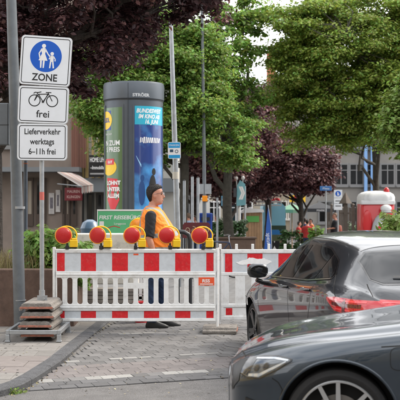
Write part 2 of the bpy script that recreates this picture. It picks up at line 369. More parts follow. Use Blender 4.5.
# sidewalk bed with the wear of mortar under the slabs
bed = MB(); yy = [9.0+.5*i for i in range(23)]
vs = []; 
inn = [p for p in inner if p[0] > -12]; inn = [(-12, inner[0][1]+.3)]+[p for p in inner if p[0] > -7]
for p in inn: vs += [(p[0], p[1], zsw(p[1])-.035), (p[0], p[1], -.1)]
k = len(inn); bed.add(vs, [(2*i, 2*i+1, 2*i+3, 2*i+2) for i in range(k-1)])
sw = tag(bed.build('sidewalk', M_['ground']), kind='structure')
ylev = sorted(set([8.9, 9.15, 9.3, 9.6, 10, 10.5, 11, 11.5, 12, 12.5, 13, 13.5, 14, 15, 16, 17, 18, 19, 20]))
def inner_x(y):
    best = None
    for a, b in zip(inner, inner[1:]):
        if a[1] <= y <= b[1]: best = a[0]+(b[0]-a[0])*(y-a[1])/(b[1]-a[1])
    return best if best is not None else -1.1
vs = []
for y in ylev: vs += [(-12, y, zsw(y)-.03), (inner_x(y)-.002, y, zsw(y)-.03)]
b2 = MB(); b2.add(vs, [(2*i, 2*i+1, 2*i+3, 2*i+2) for i in range(len(ylev)-1)]); b2.build('bedding', M_['ground'], sw)
SL = .35
def clip_poly(poly, inside, inter):
    o = []
    for i, p in enumerate(poly):
        q = poly[(i+1) % len(poly)]
        if inside(p): o.append(p)
        if inside(p) != inside(q): o.append(inter(p, q))
    return o
innpoly_ok = lambda p: kerb_left(p[0], p[1]) and kerb_left(p[0]+KW*.96, p[1]-.0) and kerb_left(p[0]+KW*.5, p[1]-KW*.85)
def bis(p, q):
    a, b = (p, q) if innpoly_ok(p) else (q, p)
    for _ in range(12):
        m = ((a[0]+b[0])/2, (a[1]+b[1])/2)
        if innpoly_ok(m): a = m
        else: b = m
    return a
rs = random.Random(5)
for r in range(0, 20):
    y0 = 8.62+r*SL
    for c in range(0, 26):
        x1 = -1.05-c*SL-(0 if r % 2 else SL/2); x0 = x1-SL+.005; ya, yb = y0+.0025, y0+SL-.0025
        poly = []
        for (a, bb) in (((x0, ya), (x1, ya)), ((x1, ya), (x1, yb)), ((x1, yb), (x0, yb)), ((x0, yb), (x0, ya))):
            poly += [(a[0]+(bb[0]-a[0])*t/4, a[1]+(bb[1]-a[1])*t/4) for t in range(4)]
        if any(innpoly_ok(p) for p in poly): poly = clip_poly(poly, innpoly_ok, bis)
        else: continue
        if len(poly) < 3 or x0 < -8: continue
        if y0 > 12.75 and x0 < -1.45-.4 and y0 > 13.0: pass
        cx = sum(p[0] for p in poly)/len(poly); cy = sum(p[1] for p in poly)/len(poly); dz = rs.uniform(-.002, .002)
        zt = [zsw(p[1])+dz for p in poly]; nn = len(poly)
        mb = MB(); ins = [((p[0]-cx)*.991+cx, (p[1]-cy)*.991+cy) for p in poly]
        mb.add([(p[0]-cx, p[1]-cy, -.03) for p in poly]+[(p[0]-cx, p[1]-cy, z-zsw(cy)-.004) for p, z in zip(poly, zt)]+[(p[0]-cx, p[1]-cy, z-zsw(cy)) for p, z in zip(ins, zt)],
               [(i, (i+1) % nn, nn+(i+1) % nn, nn+i) for i in range(nn)]+[(nn+i, nn+(i+1) % nn, 2*nn+(i+1) % nn, 2*nn+i) for i in range(nn)]+[tuple(range(2*nn, 3*nn))])
        pink = 10.1 < cy < 11.05
        mb.build('paving_slab', M_['slab_pink'] if pink else M_['slab'], sw, loc=(cx, cy, zsw(cy)))
# kerb stones
kb = bpy.data.objects.new('kerb', None); col.objects.link(kb); tag(kb, kind='structure')
kpts = resample([p for p in KERB if p[0] > -7], .05)
inn2 = off_path(kpts, KW); STN = 14
for s in range(0, len(kpts)-STN, STN):
    seg = list(range(s, s+STN+1)); mb = MB(); vs = []
    for ii, i in enumerate(seg):
        sh = .004 if ii == 0 else (-.004 if ii == len(seg)-1 else 0)
        (a, b), (c, d) = kpts[i], inn2[i]; z = zsw(d)+.002
        j = min(i+1, len(kpts)-1); jj = max(j-1, 0); tx, ty = kpts[j][0]-kpts[jj][0], kpts[j][1]-kpts[jj][1]; l = math.hypot(tx, ty) or 1
        a, b, c, d = a+tx/l*sh, b+ty/l*sh, c+tx/l*sh, d+ty/l*sh
        bx, by = a+(c-a)*.15, b+(d-b)*.15
        vs += [(a, b, -.05), (a, b, z-.022), (bx, by, z-.003), (c, d, z), (c, d, -.05)]
    nn = len(seg)
    mb.add(vs, [(i*5+j, (i+1)*5+j, (i+1)*5+j+1, i*5+j+1) for i in range(nn-1) for j in range(4)]+[(0, 1, 2, 3, 4), tuple((nn-1)*5+j for j in (4, 3, 2, 1, 0))])
    mb.build('kerb_stone', M_['kerb'], kb, smooth=40)
# dead leaves and weeds along the kerb
def leaf_cloud(pts, nrm, size, name, mats, parent=None, long=1.0, fold=.25, midx=None, smooth=True, jit=.55):
    """pts Nx3, nrm Nx3; each leaf a pointed folded shape of two quads"""
    N = len(pts); nrm = nrm/(np.linalg.norm(nrm, axis=1, keepdims=True)+1e-9)
    rnd = rng.normal(size=(N, 3)); t = np.cross(nrm, rnd); t /= (np.linalg.norm(t, axis=1, keepdims=True)+1e-9); bt = np.cross(nrm, t)
    sz = (size*(1+jit*rng.uniform(-1, 1, N)))[:, None]
    L2 = sz*long*.5; W = sz*.33
    mid = pts-nrm*W*fold
    q = [mid-t*L2, mid+t*L2*.15*0, mid+t*L2, pts+bt*W-t*L2*.25, pts+bt*W*.85+t*L2*.35, pts-bt*W-t*L2*.25, pts-bt*W*.85+t*L2*.35]
    V = np.stack([q[0], q[2], q[3], q[4], q[5], q[6]], 1).reshape(-1, 3)
    base = (np.arange(N)*6)[:, None]
    Fc = np.concatenate([base+np.array([[0, 1, 3, 2]]), base+np.array([[0, 4, 5, 1]])], 1).reshape(-1)
    me = bpy.data.meshes.new(name); me.vertices.add(N*6); me.vertices.foreach_set('co', V.astype(np.float32).ravel())
    me.loops.add(N*8); me.loops.foreach_set('vertex_index', Fc.astype(np.int32)); me.polygons.add(N*2)
    me.polygons.foreach_set('loop_start', np.arange(0, N*8, 4, dtype=np.int32)); me.polygons.foreach_set('loop_total', np.full(N*2, 4, np.int32))
    for m in (mats if isinstance(mats, list) else [mats]): me.materials.append(m)
    if midx is not None: me.polygons.foreach_set('material_index', np.repeat(midx, 2).astype(np.int32))
    me.update(calc_edges=True)
    return link(name, me, parent)
pts = []
for i, (a, b) in enumerate(kpts):
    if b < 14 and a > -2.6:
        for _ in range(2 if b < 10.2 else 1):
            o = abs(random.gauss(0, .035))+.01; pts.append((a+o, b+random.uniform(-.03, .03), gz(b)+.017))
pts = np.array(pts); nr = np.tile([0, 0, 1.], (len(pts), 1))+rng.normal(0, .35, (len(pts), 3))
tag(leaf_cloud(pts, nr, .018, 'leaf_litter', flat('fallen leaves', (.24, .19, .09), island=.5, hue=.03)), kind='stuff')
lt = np.array([(x, y, gzx(x, y)+.017) for x, y in [(rng.uniform(-1.5, .9), rng.uniform(9.0, 13.4)) for _ in range(230)] if not kerb_left(x, y)]+[(x, y, zsw(y)+.003) for x, y in [(rng.uniform(-2.6, -1.75), rng.uniform(9.7, 13.0)) for _ in range(60)]])
tag(leaf_cloud(lt, np.tile([0, 0, 1.], (len(lt), 1))+rng.normal(0, .3, (len(lt), 3)), .020, 'litter', flat('small debris', (.22, .19, .13), island=.7, hue=.03)), kind='stuff')
gum = MB(); rg_ = random.Random(31)
for _ in range(70):
    x, y = rg_.uniform(-2.7, -1.7), rg_.uniform(9.6, 13.0); r_ = rg_.uniform(.008, .02); n0 = 8
    gum.add([(x+r_*math.cos(2*math.pi*i/n0)*rg_.uniform(.8, 1.1), y+r_*math.sin(2*math.pi*i/n0)*rg_.uniform(.8, 1.1), zsw(y)+.0028) for i in range(n0)], [tuple(range(n0))])
tag(gum.build('chewing_gum_spots', flat('trodden gum', (.07, .068, .066), .9)), kind='stuff')
wp = []
for (cx, cy) in ((-1.63, 9.42), (-1.66, 9.36), (-1.95, 9.16)):
    for _ in range(40): wp.append((cx+random.gauss(0, .03), cy+random.gauss(0, .02)-.02, gz(9.4)+.015+abs(random.gauss(0, .018))))
wp = np.array(wp); tag(leaf_cloud(wp, np.tile([0, -.5, 1.], (len(wp), 1))+rng.normal(0, .5, (len(wp), 3)), .03, 'weeds', M_['lf_lime']), kind='stuff')

# ---------------------------------------------------------------- trees and planting
def limb_path(a, b, n=6, wob=.12, rs=random):
    a, b = Vector(a), Vector(b); l = (b-a).length; pts = []
    for i in range(n+1):
        t = i/n; p = a.lerp(b, t)+Vector((0, 0, math.sin(t*math.pi)*l*.08))
        if 0 < i < n: p += Vector([rs.uniform(-1, 1)*wob*l/n*1.6 for _ in range(3)])
        pts.append(p)
    return pts
def tree(label, base, trunk_h, trunk_r, crown, n_clump, per, leaf, mats, bark, seed, name='tree', cl=.55, top=None, long=1.25, lean=(0, 0), cut=None, limbs=9, group=None, vis_limb=True, flatten=.6, hollow=.25):
    """crown = list of (cx,cy,cz,rx,ry,rz) in world coordinates"""
    rs = random.Random(seed); rg = np.random.default_rng(seed)
    root = thing(name, label, 'tree', base, group=group); B = Vector(base)
    tp = [Vector((lean[0]*t*trunk_h+rs.uniform(-.04, .04)*(t > 0), lean[1]*t*trunk_h, trunk_h*t)) for t in (0, .03, .1, .25, .45, .65, .85, 1)]
    rad = [trunk_r*k for k in (1.5, 1.25, 1.05, .98, .92, .86, .8, .7)]
    t_ = MB().tube(tp, rad, 14); top_ = tp[-1]
    cents = []; w = np.array([c[3]*c[4]*c[5] for c in crown]); w = w/w.sum()
    while len(cents) < n_clump:
        c = crown[rg.choice(len(crown), p=w)]; d = rg.normal(size=3); d /= np.linalg.norm(d); r = (hollow+(1-hollow)*rg.random())**(1/2.2)
        p = np.array(c[:3])+d*r*np.array(c[3:])
        if cut and not cut(p): continue
        cents.append(p)
    cents = np.array(cents)
    t_.build('trunk', bark, root, smooth=50)
    lm = MB(); pick = [cents[i] for i in rg.choice(len(cents), min(limbs, len(cents)), replace=False)]
    starts = []
    for e in pick:
        s = tp[-1-rs.choice((0, 0, 1, 2))]; e = Vector(e)-B; pth = limb_path(s, e, 6, .3, rs); r0 = trunk_r*rs.uniform(.3, .5)
        lm.tube(pth, [r0*(1-.85*i/6)+.006 for i in range(7)], 7); starts += pth[2:]
    for e in cents[::2]:
        e = Vector(e)-B; s = min(starts, key=lambda q: (q-e).length)
        if (s-e).length < 3.5: lm.tube(limb_path(s, e, 3, .3, rs), [.028, .02, .013, .006], 5)
    lm.build('branches', bark, root, smooth=50)
    pts = []; nr = []
    for c in cents:
        k = int(per*rs.uniform(.5, 1.5)); s = cl*rs.uniform(.6, 1.35)
        d = rg.normal(size=(k, 3)); d /= np.linalg.norm(d, axis=1, keepdims=True); q = rg.random(k)**.45
        off = d*q[:, None]*s*np.array([1, 1, flatten])*(1+.35*np.sin(d[:, :1]*7+d[:, 1:2]*5))
        pts.append(c+off); nr.append(np.array([0, 0, 1.0])+d*.7+rg.normal(0, .45, (k, 3)))
    pts = np.concatenate(pts); nr = np.concatenate(nr)
    mid = (rg.random(len(pts)) < .25).astype(int) if isinstance(mats, list) else None
    o = leaf_cloud(pts-np.array(base), nr, leaf, 'crown', mats, root, long=long, midx=mid)
    return root
def pw(px, py, d): v = P(px, py, d); return (v.x, v.y, v.z)
# copper-leaved tree above the sign
b0 = gzp(-3, 15.6)
tree('dark purple leaved tree whose trunk stands behind the left planter wall', (-3.12, 15.6, .15), 3.4, .20,
     [(-2.6, 16, 5.0, 2.9, 1.9, 1.75), (-1.1, 16.3, 5.25, 1.9, 1.5, .95), (-3.6, 15.6, 3.9, 1.5, 1.6, .9)], 520, 270, .058, [M_['lf_purple'], M_['lf_purple2']], M_['bark'], 11, cl=.30, limbs=12,
     cut=lambda p: p[2] > 3.42+min(1.28, max(0, (p[0]+1.55))*1.34) and p[2] < 6.6)
# fresh green trees in the middle
def el(px, py, d, rx, rz, ry=None): v = P(px, py, d); return (v.x, v.y, v.z, rx/F*d, ry or rx/F*d*.8, rz/F*d)
tree('fresh green tree whose crown rises behind the advertising column', tuple(gzp(182, 29)), 3.3, .14,
     [el(150, 85, 29, 75, 85), el(108, 108, 30, 38, 40), el(188, 70, 29, 26, 45), el(222, 138, 29, 32, 40)], 430, 400, .068, [M_['lf_green'], M_['lf_green2']], M_['bark2'], 21, cl=.50, lean=(.02, 0), flatten=.38)
tree('loose green tree with open twiggy top, left of the white sky gap', tuple(gzp(228, 34)), 3.6, .17,
     [el(215, 62, 33, 40, 58), el(205, 120, 34, 40, 40), el(236, 100, 33, 30, 26), el(238, 12, 34, 50, 20), el(255, 45, 34, 16, 22)], 190, 170, .095, [M_['lf_green'], M_['lf_green2']], M_['bark2'], 22, cl=.38, limbs=16)
tree('large yellowish green tree filling the upper right above the cars', tuple(gzp(377.5, 37)), 4.0, .13,
     [el(345, 66, 34, 78, 76), el(392, 60, 33, 50, 78), el(305, 22, 33, 38, 34), el(318, 105, 34, 50, 50), el(285, 66, 35, 18, 24), el(268, 92, 35, 14, 18), el(366, 142, 34, 46, 18)], 520, 410, .070, [M_['lf_green2'], M_['lf_green']], M_['bark2'], 23, cl=.55, limbs=9, lean=(-.02, 0), flatten=.38)
tree('young lime green tree at the right picture edge', tuple(gzp(408, 22)), 2.6, .07,
     [el(402, 125, 22, 18, 32), el(410, 90, 22, 16, 22)], 60, 170, .07, M_['lf_lime'], M_['bark2'], 24, cl=.25)
# wine red trees further back
for i, (px, d, cr_, n_, lb) in enumerate((
    (228, 41, [el(222, 150, 41, 34, 42), el(250, 130, 42, 28, 40), el(205, 170, 41, 24, 25)], 200, 'wine red tree behind the hedge, with a thick dark trunk'),
    (301, 44, [el(292, 165, 44, 42, 28), el(316, 176, 44, 22, 18), el(262, 168, 45, 28, 28)], 230, 'wine red tree whose trunk stands by the green parasol'),
    (268, 47, [el(258, 120, 47, 28, 42), el(275, 150, 47, 30, 30), el(240, 190, 47, 30, 14)], 200, 'tall narrow wine red tree furthest back in the middle'),
    (196, 46, [el(190, 165, 46, 30, 28), el(172, 150, 46, 22, 28)], 130, 'wine red tree behind the lamp post, leftmost of its kind'))):
    tree(lb, tuple(gzp(px, d)), 2.2 if i != 2 else 3.2, .16 if i != 1 else .13, cr_, n_, 210, .10, [M_['lf_purple2'], M_['lf_purple']], M_['bark'], 40+i, cl=.5, group=None)
def bush(label, boxes, n, leaf, m, seed, name='shrub', cat='shrub', stems=14, long=1.4, base=None):
    rs = np.random.default_rng(seed); pts = []; nr = []
    for (x0, x1, y0, y1, z0, z1), k in zip(boxes, n):
        u = rs.random((k, 3)); c = np.array([(x0+x1)/2, (y0+y1)/2, (z0+z1)/2]); h = np.array([x1-x0, y1-y0, z1-z0])/2
        d = rs.normal(size=(k, 3)); d /= np.linalg.norm(d, axis=1, keepdims=True); s = np.sign(d)*np.abs(d)**.55
        r = (.35+.65*rs.random(k))[:, None]**.5*(1+.13*np.sin(d[:, :1]*9+seed)+.1*np.sin(d[:, 2:3]*13))
        p = c+s*h*r*.95; pts.append(p); nr.append(d+np.array([0, -.2, .6])+rs.normal(0, .5, (k, 3)))
    pts = np.concatenate(pts); nr = np.concatenate(nr); b = boxes[0]; base = base or ((b[0]+b[1])/2, (b[2]+b[3])/2, b[4])
    root = thing(name, label, cat, base)
    leaf_cloud(pts-np.array(base), nr, leaf, 'foliage', m, root, long=long)
    st = MB(); rr = random.Random(seed)
    for _ in range(stems):
        q = pts[rr.randrange(len(pts))]-np.array(base); st.tube(limb_path((q[0]*.5+rr.uniform(-.1, .1), q[1]*.4, 0), tuple(q), 3, .3, rr), [.012, .009, .006, .003], 5)
    st.build('stem', M_['bark'], root); return root
# planter wall left with bush and dry grass
WY = 13.5
wall = thing('planter_wall', 'low red brown roughcast planter wall behind the sign stand', 'wall', (-2.2, WY, zsw(WY)))
mb = MB(); x0w, x1w = -6.5+2.2, -1.62+2.2
mb.box(x0w, x1w, 0, .2, -.1, .735); mb.box(x1w-.2, x1w, .2, 3.0, -.1, .735)
w = mb.build('wall', M_['wallrough'], wall, bev=.015)
MB().box(x0w, x1w-.2, .2, 3.0, .45, .60).build('soil', flat('planter soil', (.05, .038, .028), .95, var=.3, bump=.8), wall)
bush('leafy green shrub in the planter behind the pole of the zone sign', [(-2.35, -1.62, 13.75, 14.5, .55, 1.42), (-2.05, -1.42, 13.7, 14.6, .6, 1.25), (-2.6, -2.0, 14.2, 15.2, .6, 1.25)], (3600, 2600, 2000), .05, M_['lf_green'], 3, long=1.7)
bush('bright leafed perennial at the foot of the green shrub', [(-2.15, -1.75, 13.68, 13.9, .7, 1.1)], (500,), .06, M_['lf_lime'], 4, name='perennial', cat='plant', long=1.8)
gp = MB(); rr = random.Random(8)
for _ in range(900):
    x = rr.uniform(-3.2, -2.0); y = rr.uniform(13.75, 14.3); h = rr.uniform(.12, .45); lx = rr.gauss(0, .1); ly = rr.gauss(0, .08); w_ = .005
    z = .72
    gp.add([(x-w_, y, z), (x+w_, y, z), (x+lx*.4+w_*.8, y+ly*.4, z+h*.6), (x+lx*.4-w_*.8, y+ly*.4, z+h*.6), (x+lx, y+ly, z+h)], [(0, 1, 2, 3), (3, 2, 4)])
tag(gp.build('dry_grass', M_['straw']), 'straw coloured dry grass on the planter wall', kind='stuff')
tp = rng.uniform((-2.2, 13.4, 0), (-1.2, 14, 0), (5, 3))
# hedge and stone planters in the background
pl = thing('planter_box', 'long brown concrete planter holding the clipped hedge', 'planter', tuple(gzp(236, 34)))
mb = MB(); mb.box(-.68, .62, -.25, .3, 0, .82); mb.box(-.72, .66, -.29, .34, .82, .88); mb.build('trough', flat('brown concrete', (.13, .085, .065), .9, var=.2, bump=.4), pl, bev=.02)
h0 = P(229, 228, 34.4); bush('dark green clipped hedge growing in the brown planter', [(h0.x-.72, h0.x+.68, 34.1, 34.7, .25, 1.27), (h0.x-.8, h0.x-.3, 34.0, 34.6, .3, 1.1)], (3200, 900), .07, M_['lf_dark'], 9, name='hedge', cat='hedge', base=(h0.x, 34.4, .5))
bush('round green shrub between stall and tables', [(P(292, 0, 43).x-.6, P(292, 0, 43).x+.6, 42.7, 43.3, -.3, .75)], (1500,), .09, M_['lf_dark'], 12)
bush('potted green shrub beside the people at the tables', [(P(316, 0, 40).x-.33, P(316, 0, 40).x+.3, 39.8, 40.2, -.2, .9)], (900,), .09, M_['lf_green'], 13)
bush('feathery bright green shrub in front of the red booth, above the car roof', [(P(392, 0, 19).x-.22, P(392, 0, 19).x+.5, 18.7, 19.4, .6, 1.62), (P(397, 0, 19).x-.2, P(397, 0, 19).x+.5, 18.8, 19.3, .1, 1.2)], (1500, 700), .06, M_['lf_lime'], 14, long=1.9)
#%%NEXT
def face(p, roll=0, yaw=0): return Matrix.Translation(p) @ Matrix.Rotation(yaw, 4, 'Z') @ Matrix.Rotation(R(90), 4, 'X') @ Matrix.Rotation(roll, 4, 'Z')
def rrect(w, h, r, n=6):
    pts = []
    for cx, cy, a0 in ((w/2-r, h/2-r, 0), (-w/2+r, h/2-r, 90), (-w/2+r, -h/2+r, 180), (w/2-r, -h/2+r, 270)):
        pts += [(cx+r*math.cos(R(a0+90*i/n)), cy+r*math.sin(R(a0+90*i/n))) for i in range(n+1)]
    return pts
def ring2d(mb, o, i, z0, z1, m=0):
    n = len(o); vs = [(x, y, z1) for x, y in o]+[(x, y, z1) for x, y in i]+[(x, y, z0) for x, y in o]+[(x, y, z0) for x, y in i]
    mb.add(vs, [(k, (k+1) % n, n+(k+1) % n, n+k) for k in range(n)]+[(2*n+k, 2*n+(k+1) % n, (k+1) % n, k) for k in range(n)]+[(n+k, n+(k+1) % n, 3*n+(k+1) % n, 3*n+k) for k in range(n)], m)
def disc2d(r, n=40, cx=0, cy=0): return [(cx+r*math.cos(2*math.pi*i/n), cy+r*math.sin(2*math.pi*i/n)) for i in range(n)]
def stroke(mb, pts, w, z0, z1, m=0):       # flat poly-line print
    for a, b in zip(pts, pts[1:]):
        a, b = Vector(a), Vector(b); d = (b-a).normalized(); nn = Vector((-d.y, d.x))*w/2; e = d*w*.25
        mb.prism([(a-e-nn)[:], (b+e-nn)[:], (b+e+nn)[:], (a-e+nn)[:]], z0, z1, m)
# ---- the zone sign on its stand
SD = 12.50; sx_ = lambda px: (px-200)/F*SD; szz = lambda py: CH-(py-HZ)/F*SD
base = Vector((sx_(42), SD, zsw(SD)))
zs = thing('zone_sign', 'tall temporary post with three white traffic signs: pedestrian zone, bicycles and deliveries', 'traffic sign', base)
ZT = szz(30)-base.z
MB().tube([(0, .0, .38), (-.004, 0, ZT-.1)], .027, 16).build('post', M_['galv'], zs, smooth=50)
mb = MB(); mb.tube([(0, 0, .40), (0, 0, .56)], .036, 16); mb.box(-.05, .07, -.045, -.03, .43, .50); mb.tube([(.03, -.07, .46), (.03, 0, .46)], .012, 8)
mb.build('clamp', M_['galv'], zs, smooth=40)
MB().tube([(-.002, 0, szz(200)-base.z), (-.002, 0, szz(192)-base.z)], .0282, 16).build('sticker', flat('faded red sticker', (.5, .12, .1)), zs, smooth=50)
def plate(px, py, wpx, hpx, roll, yoff, name='sign_plate'):
    w, h = wpx/F*SD, hpx/F*SD
    p = P(px, py, SD)-base+Vector((0, -.045+yoff, 0)); M = face(p, R(roll), R(2))
    mb = MB(); mb.prism(rrect(w, h, .045), -.012, .008)
    o = mb.build(name, M_['alu'], zs, bev=.003); o.matrix_local = M
    mb = MB(); mb.prism(rrect(w-.012, h-.012, .04), .008, .0095); mb.build('sign_face', M_['sign_w'], o)
    mb = MB(); ring2d(mb, rrect(w-.045, h-.045, .030), rrect(w-.062, h-.062, .022), .0096, .0105); mb.build('border', M_['sign_k'], o)
    for sx in (-1, 1):
        pass
    return o, w, h
def T(x, y, z=.0108): return Matrix.Translation((x, y, z))
pA, w, h = plate(46.2, 61.5, 50.6, 49.5, -3.6, 0)
MB().prism(disc2d(.187, 56, 0, .055), .0096, .0106).build('blue_disc', M_['sign_b'], pA)
mb = MB(); z0, z1 = .0107, .0117; oy = .055
def pg(pts): mb.prism([(x, y+oy) for x, y in pts], z0, z1)
mb.prism(disc2d(.024, 20, -.030, oy+.122), z0, z1)                      # woman
pg([(-.045, .098), (-.012, .098), (-.004, .06), (-.012, .03), (.022, -.052), (-.085, -.052), (-.048, .03), (-.056, .06)])
pg([(-.066, -.053), (-.044, -.053), (-.046, -.140), (-.062, -.140)]); pg([(-.032, -.053), (-.010, -.053), (-.016, -.140), (-.032, -.140)])
for st in ([(-.052, .085), (-.082, .03), (-.070, -.02)], [(-.012, .085), (.022, .03), (.052, -.005)]): stroke(mb, [(x, y+oy) for x, y in st], .015, z0, z1)
mb.prism(disc2d(.021, 20, .072, oy+.035), z0, z1)                       # child
pg([(.055, .012), (.090, .012), (.094, -.062), (.051, -.062)])
pg([(.050, -.063), (.068, -.063), (.060, -.138), (.045, -.138)]); pg([(.077, -.063), (.094, -.063), (.104, -.134), (.088, -.138)])
for st in ([(.058, .005), (.040, -.03)], [(.088, .005), (.112, -.03), (.110, -.05)]): stroke(mb, [(x, y+oy) for x, y in st], .013, z0, z1)
mb.build('pictogram', M_['white'], pA)
text('ZONE', .118, M_['sign_k'], pA, T(0, -.235), sx=.92, bold=.002)
pB, w, h = plate(43.8, 105.2, 50.4, 37.2, -2.2, .002)
mb = MB(); bw = .012; k = .78
def ring(cx, cy, r, wd):
    ring2d(mb, disc2d(r+wd/2, 40, cx, cy), disc2d(r-wd/2, 40, cx, cy), .0097, .0108)
X0 = -.105; X1 = .103; Y = .048; ring(X0, Y, .066, .011); ring(X1, Y, .066, .011)
for st in ([(X0, Y), (X0+.045, Y+.075), (X1-.045, Y+.082), (X1, Y)], [(X0+.045, Y+.075), (X0+.10, Y-.012), (X1-.045, Y+.082)], [(X0+.10, Y-.012), (X1-.10, Y-.012)], [(X0, Y), (X0+.036, Y+.095), (X0+.005, Y+.098), (X0-.012, Y+.085)],
           [(X1-.10, Y-.012), (X1-.043, Y+.10)], [(X1-.075, Y+.10), (X1-.015, Y+.10)], [(X0+.036, Y+.095), (X0+.075, Y+.105)]):
    stroke(mb, st, .0095, .0109, .0119)
mb.prism(disc2d(.014, 16, X0+.10, Y-.012), .012, .013)
mb.build('bicycle_symbol', M_['sign_k'], pB)
text('frei', .118, M_['sign_k'], pB, T(0, -.148), sx=1.0, bold=.001)
pC, w, h = plate(42.8, 142.3, 50.0, 37.0, -.5, .004)
for i, s in enumerate(('Lieferverkehr', 'werktags', '6\u201311h frei')):
    text(s, .098, M_['sign_k'], pC, T(0, .092-.118*i), sx=.80, bold=.0012)
# stand frame
fr = MB(); fx0, fx1 = -.35, .28; fy0, fy1 = -.44, .46; ft = .04
zf = .085
for x in (fx0, fx1-ft): fr.box(x, x+ft, fy0, fy1, zf, zf+.05)
fr.box(fx0+ft, fx1-ft, fy0, fy0+ft, zf+.001, zf+.049); fr.box(fx0+ft, fx1-ft, fy1-ft, fy1, zf+.001, zf+.049)
for x in (fx0, fx1-ft):
    for y in (fy0, fy1-ft): fr.box(x-.004, x+ft+.004, y-.004, y+ft+.004, -.0, zf-.001)
    for y in (fy0, fy1-ft): fr.box(x-.012, x+ft+.012, y-.012, y+ft+.012, 0, .014)
fr.build('stand_frame', M_['galv'], zs, bev=.005)
# four recycled foot plates stacked on the frame
def foot_plate(name, label, loc, rz=0, group=None, L_=.80, W_=.36, H_=.115):
    root = thing(name, label, 'foot plate', loc, rz, group)
    mb = MB(); a, c = W_/2, L_/2
    prof = [(-a, .0), (-a+.03, 0), (-a+.05, .018), (a-.05, .018), (a-.03, 0), (a, 0), (a+.004, .035), (a-.022, .05), (a-.03, H_-.012), (a-.05, H_), (-a+.05, H_), (-a+.03, H_-.012), (-a+.022, .05), (-a-.004, .035)]
    vs = [(x, -c, z) for x, z in prof]+[(x, c, z) for x, z in prof]; n = len(prof)
    mb.add(vs, [tuple(range(n)), tuple(range(2*n-1, n-1, -1))]+[(i, n+i, n+(i+1) % n, (i+1) % n) for i in range(n)])
    mb.build('plate_body', M_['rubber'], root, bev=.006)
    e = MB(); e.box(-a+.012, a-.012, -c-.006, -c+.01, .022, .047); e.build('red_edge', M_['rubber_red'], root, bev=.003)
    e = MB()
    for x in (-.11, .11): e.box(x-.028, x+.028, -c+.015, -c+.09, H_-.02, H_+.004)
    e.box(-.06, .06, -c+.02, -c+.07, H_-.02, H_+.003)
    e.build('socket', M_['gap'] if False else M_['rubber'], root, bev=.003)
    return root
lb = ('lowest grey foot plate of the stack on the sign stand, resting on the steel frame', 'second foot plate from below in the stack on the sign stand', 'third foot plate from below in the stack on the sign stand', 'topmost foot plate of the stack, at the clamp of the sign post')
for i in range(4):
    foot_plate('foot_plate', lb[i], base+Vector((-.005+(.006, -.008, .004, 0)[i], 0, .034+i*.106)), R((1, -1.2, .6, 0)[i]), 'foot plates stacked on the sign stand', H_=.088, W_=.40)
# ---- tall grey pole at the left with the sign back
bp = Vector((sx_(20.2), 12.95, zsw(12.95)-.03)); bp.x = (20.2-200)/F*12.95
pole = thing('street_pole', 'tall thick grey street pole beside the zone sign', 'pole', bp)
tpx = (9.8-200)/F*12.95-bp.x
MB().tube([(0, 0, 0), (tpx*.55, 0, 2.9), (tpx*1.15, .0, 5.2)], [.074, .068, .058], 24).build('shaft', M_['polegrey'], pole, smooth=50)
mb = MB(); mb.tube([(-.018, 0, 1.55), (-.018, 0, 1.58)], .077, 24); mb.build('strap', M_['galv'], pole, smooth=40); mb = MB(); mb.tube([(-.003, 0, .42), (-.003, 0, .43)], .077, 24); mb.build('strap', M_['galv'], pole, smooth=40)
sb = thing('switch_box', 'grey metal box at the left edge, fixed to the tall street pole', 'box', P(2, 124, 12.99))
mb = MB(); mb.box(-.20, .085, -.02, .10, -.26, .26); mb.build('case', M_['polegrey'], sb, bev=.012)
mb = MB(); mb.box(-.20, .087, -.024, -.0205, -.015, -.008); mb.box(.07, .075, -.024, -.0205, -.25, .25); mb.build('seam', M_['seam'], sb)
rp_ = thing('rear_post', 'slim dark blue grey post between the street pole and the sign post', 'post', gzp(25.6, 17)+Vector((0, 0, .05)))
MB().tube([(0, 0, 0), (0, 0, P(0, 160, 17).z-gz(17))], .032, 12).build('shaft', flat('blue grey post', (.07, .09, .12), .5, var=.2), rp_, smooth=50)
MB().tube([(0, 0, P(0, 166, 17).z-gz(17)-.02), (0, 0, P(0, 166, 17).z-gz(17))], .036, 12).build('clip', flat('rust', (.25, .08, .04)), rp_, smooth=50)

# ---- barrier one
BY = 13.0; bo = P(55.9, 321.3, BY); bx = lambda px: (px-55.9)/F*BY; bz = lambda py: (321.3-py)/F*BY
bar = thing('traffic_barrier', 'red and white construction barrier with slatted middle and five red lamps on top', 'barrier', bo, 0)
W_ = bx(215.8); t2 = .022
fr = MB()
fr.box(0, W_, -t2, t2, bz(252.6), bz(248.9)); fr.box(0, W_, -t2, t2, bz(277.6), bz(271.3)); fr.box(0, W_, -t2, t2, bz(310.6), bz(304.1)); fr.box(0, W_, -t2, t2, 0, bz(318.1))
fr.box(-.0, bx(57), -t2+.001, t2-.001, bz(318.1), bz(252.6)); fr.box(bx(213.9), W_, -t2+.001, t2-.001, bz(318.1), bz(252.6))
fr.box(.012, W_-.012, -t2-.008, -t2+.002, bz(275.2), bz(273.4)); fr.box(.012, W_-.012, -t2-.008, -t2+.002, bz(308.3), bz(306.5))
fr.box(.012, W_-.012, -t2-.006, -t2+.002, bz(250.8), bz(249.6)); fr.box(.012, W_-.012, -t2-.006, -t2+.002, bz(320.9), bz(319.6))
fr.build('frame', M_['white_pl'], bar, bev=.006)
MB().box(bx(57), bx(213.9), -.008, .010, bz(271.3), bz(252.6)).build('upper_board', M_['film_w'], bar)
MB().box(bx(57), bx(213.9), -.008, .010, bz(318.1), bz(310.6)).build('lower_board', M_['film_w'], bar)
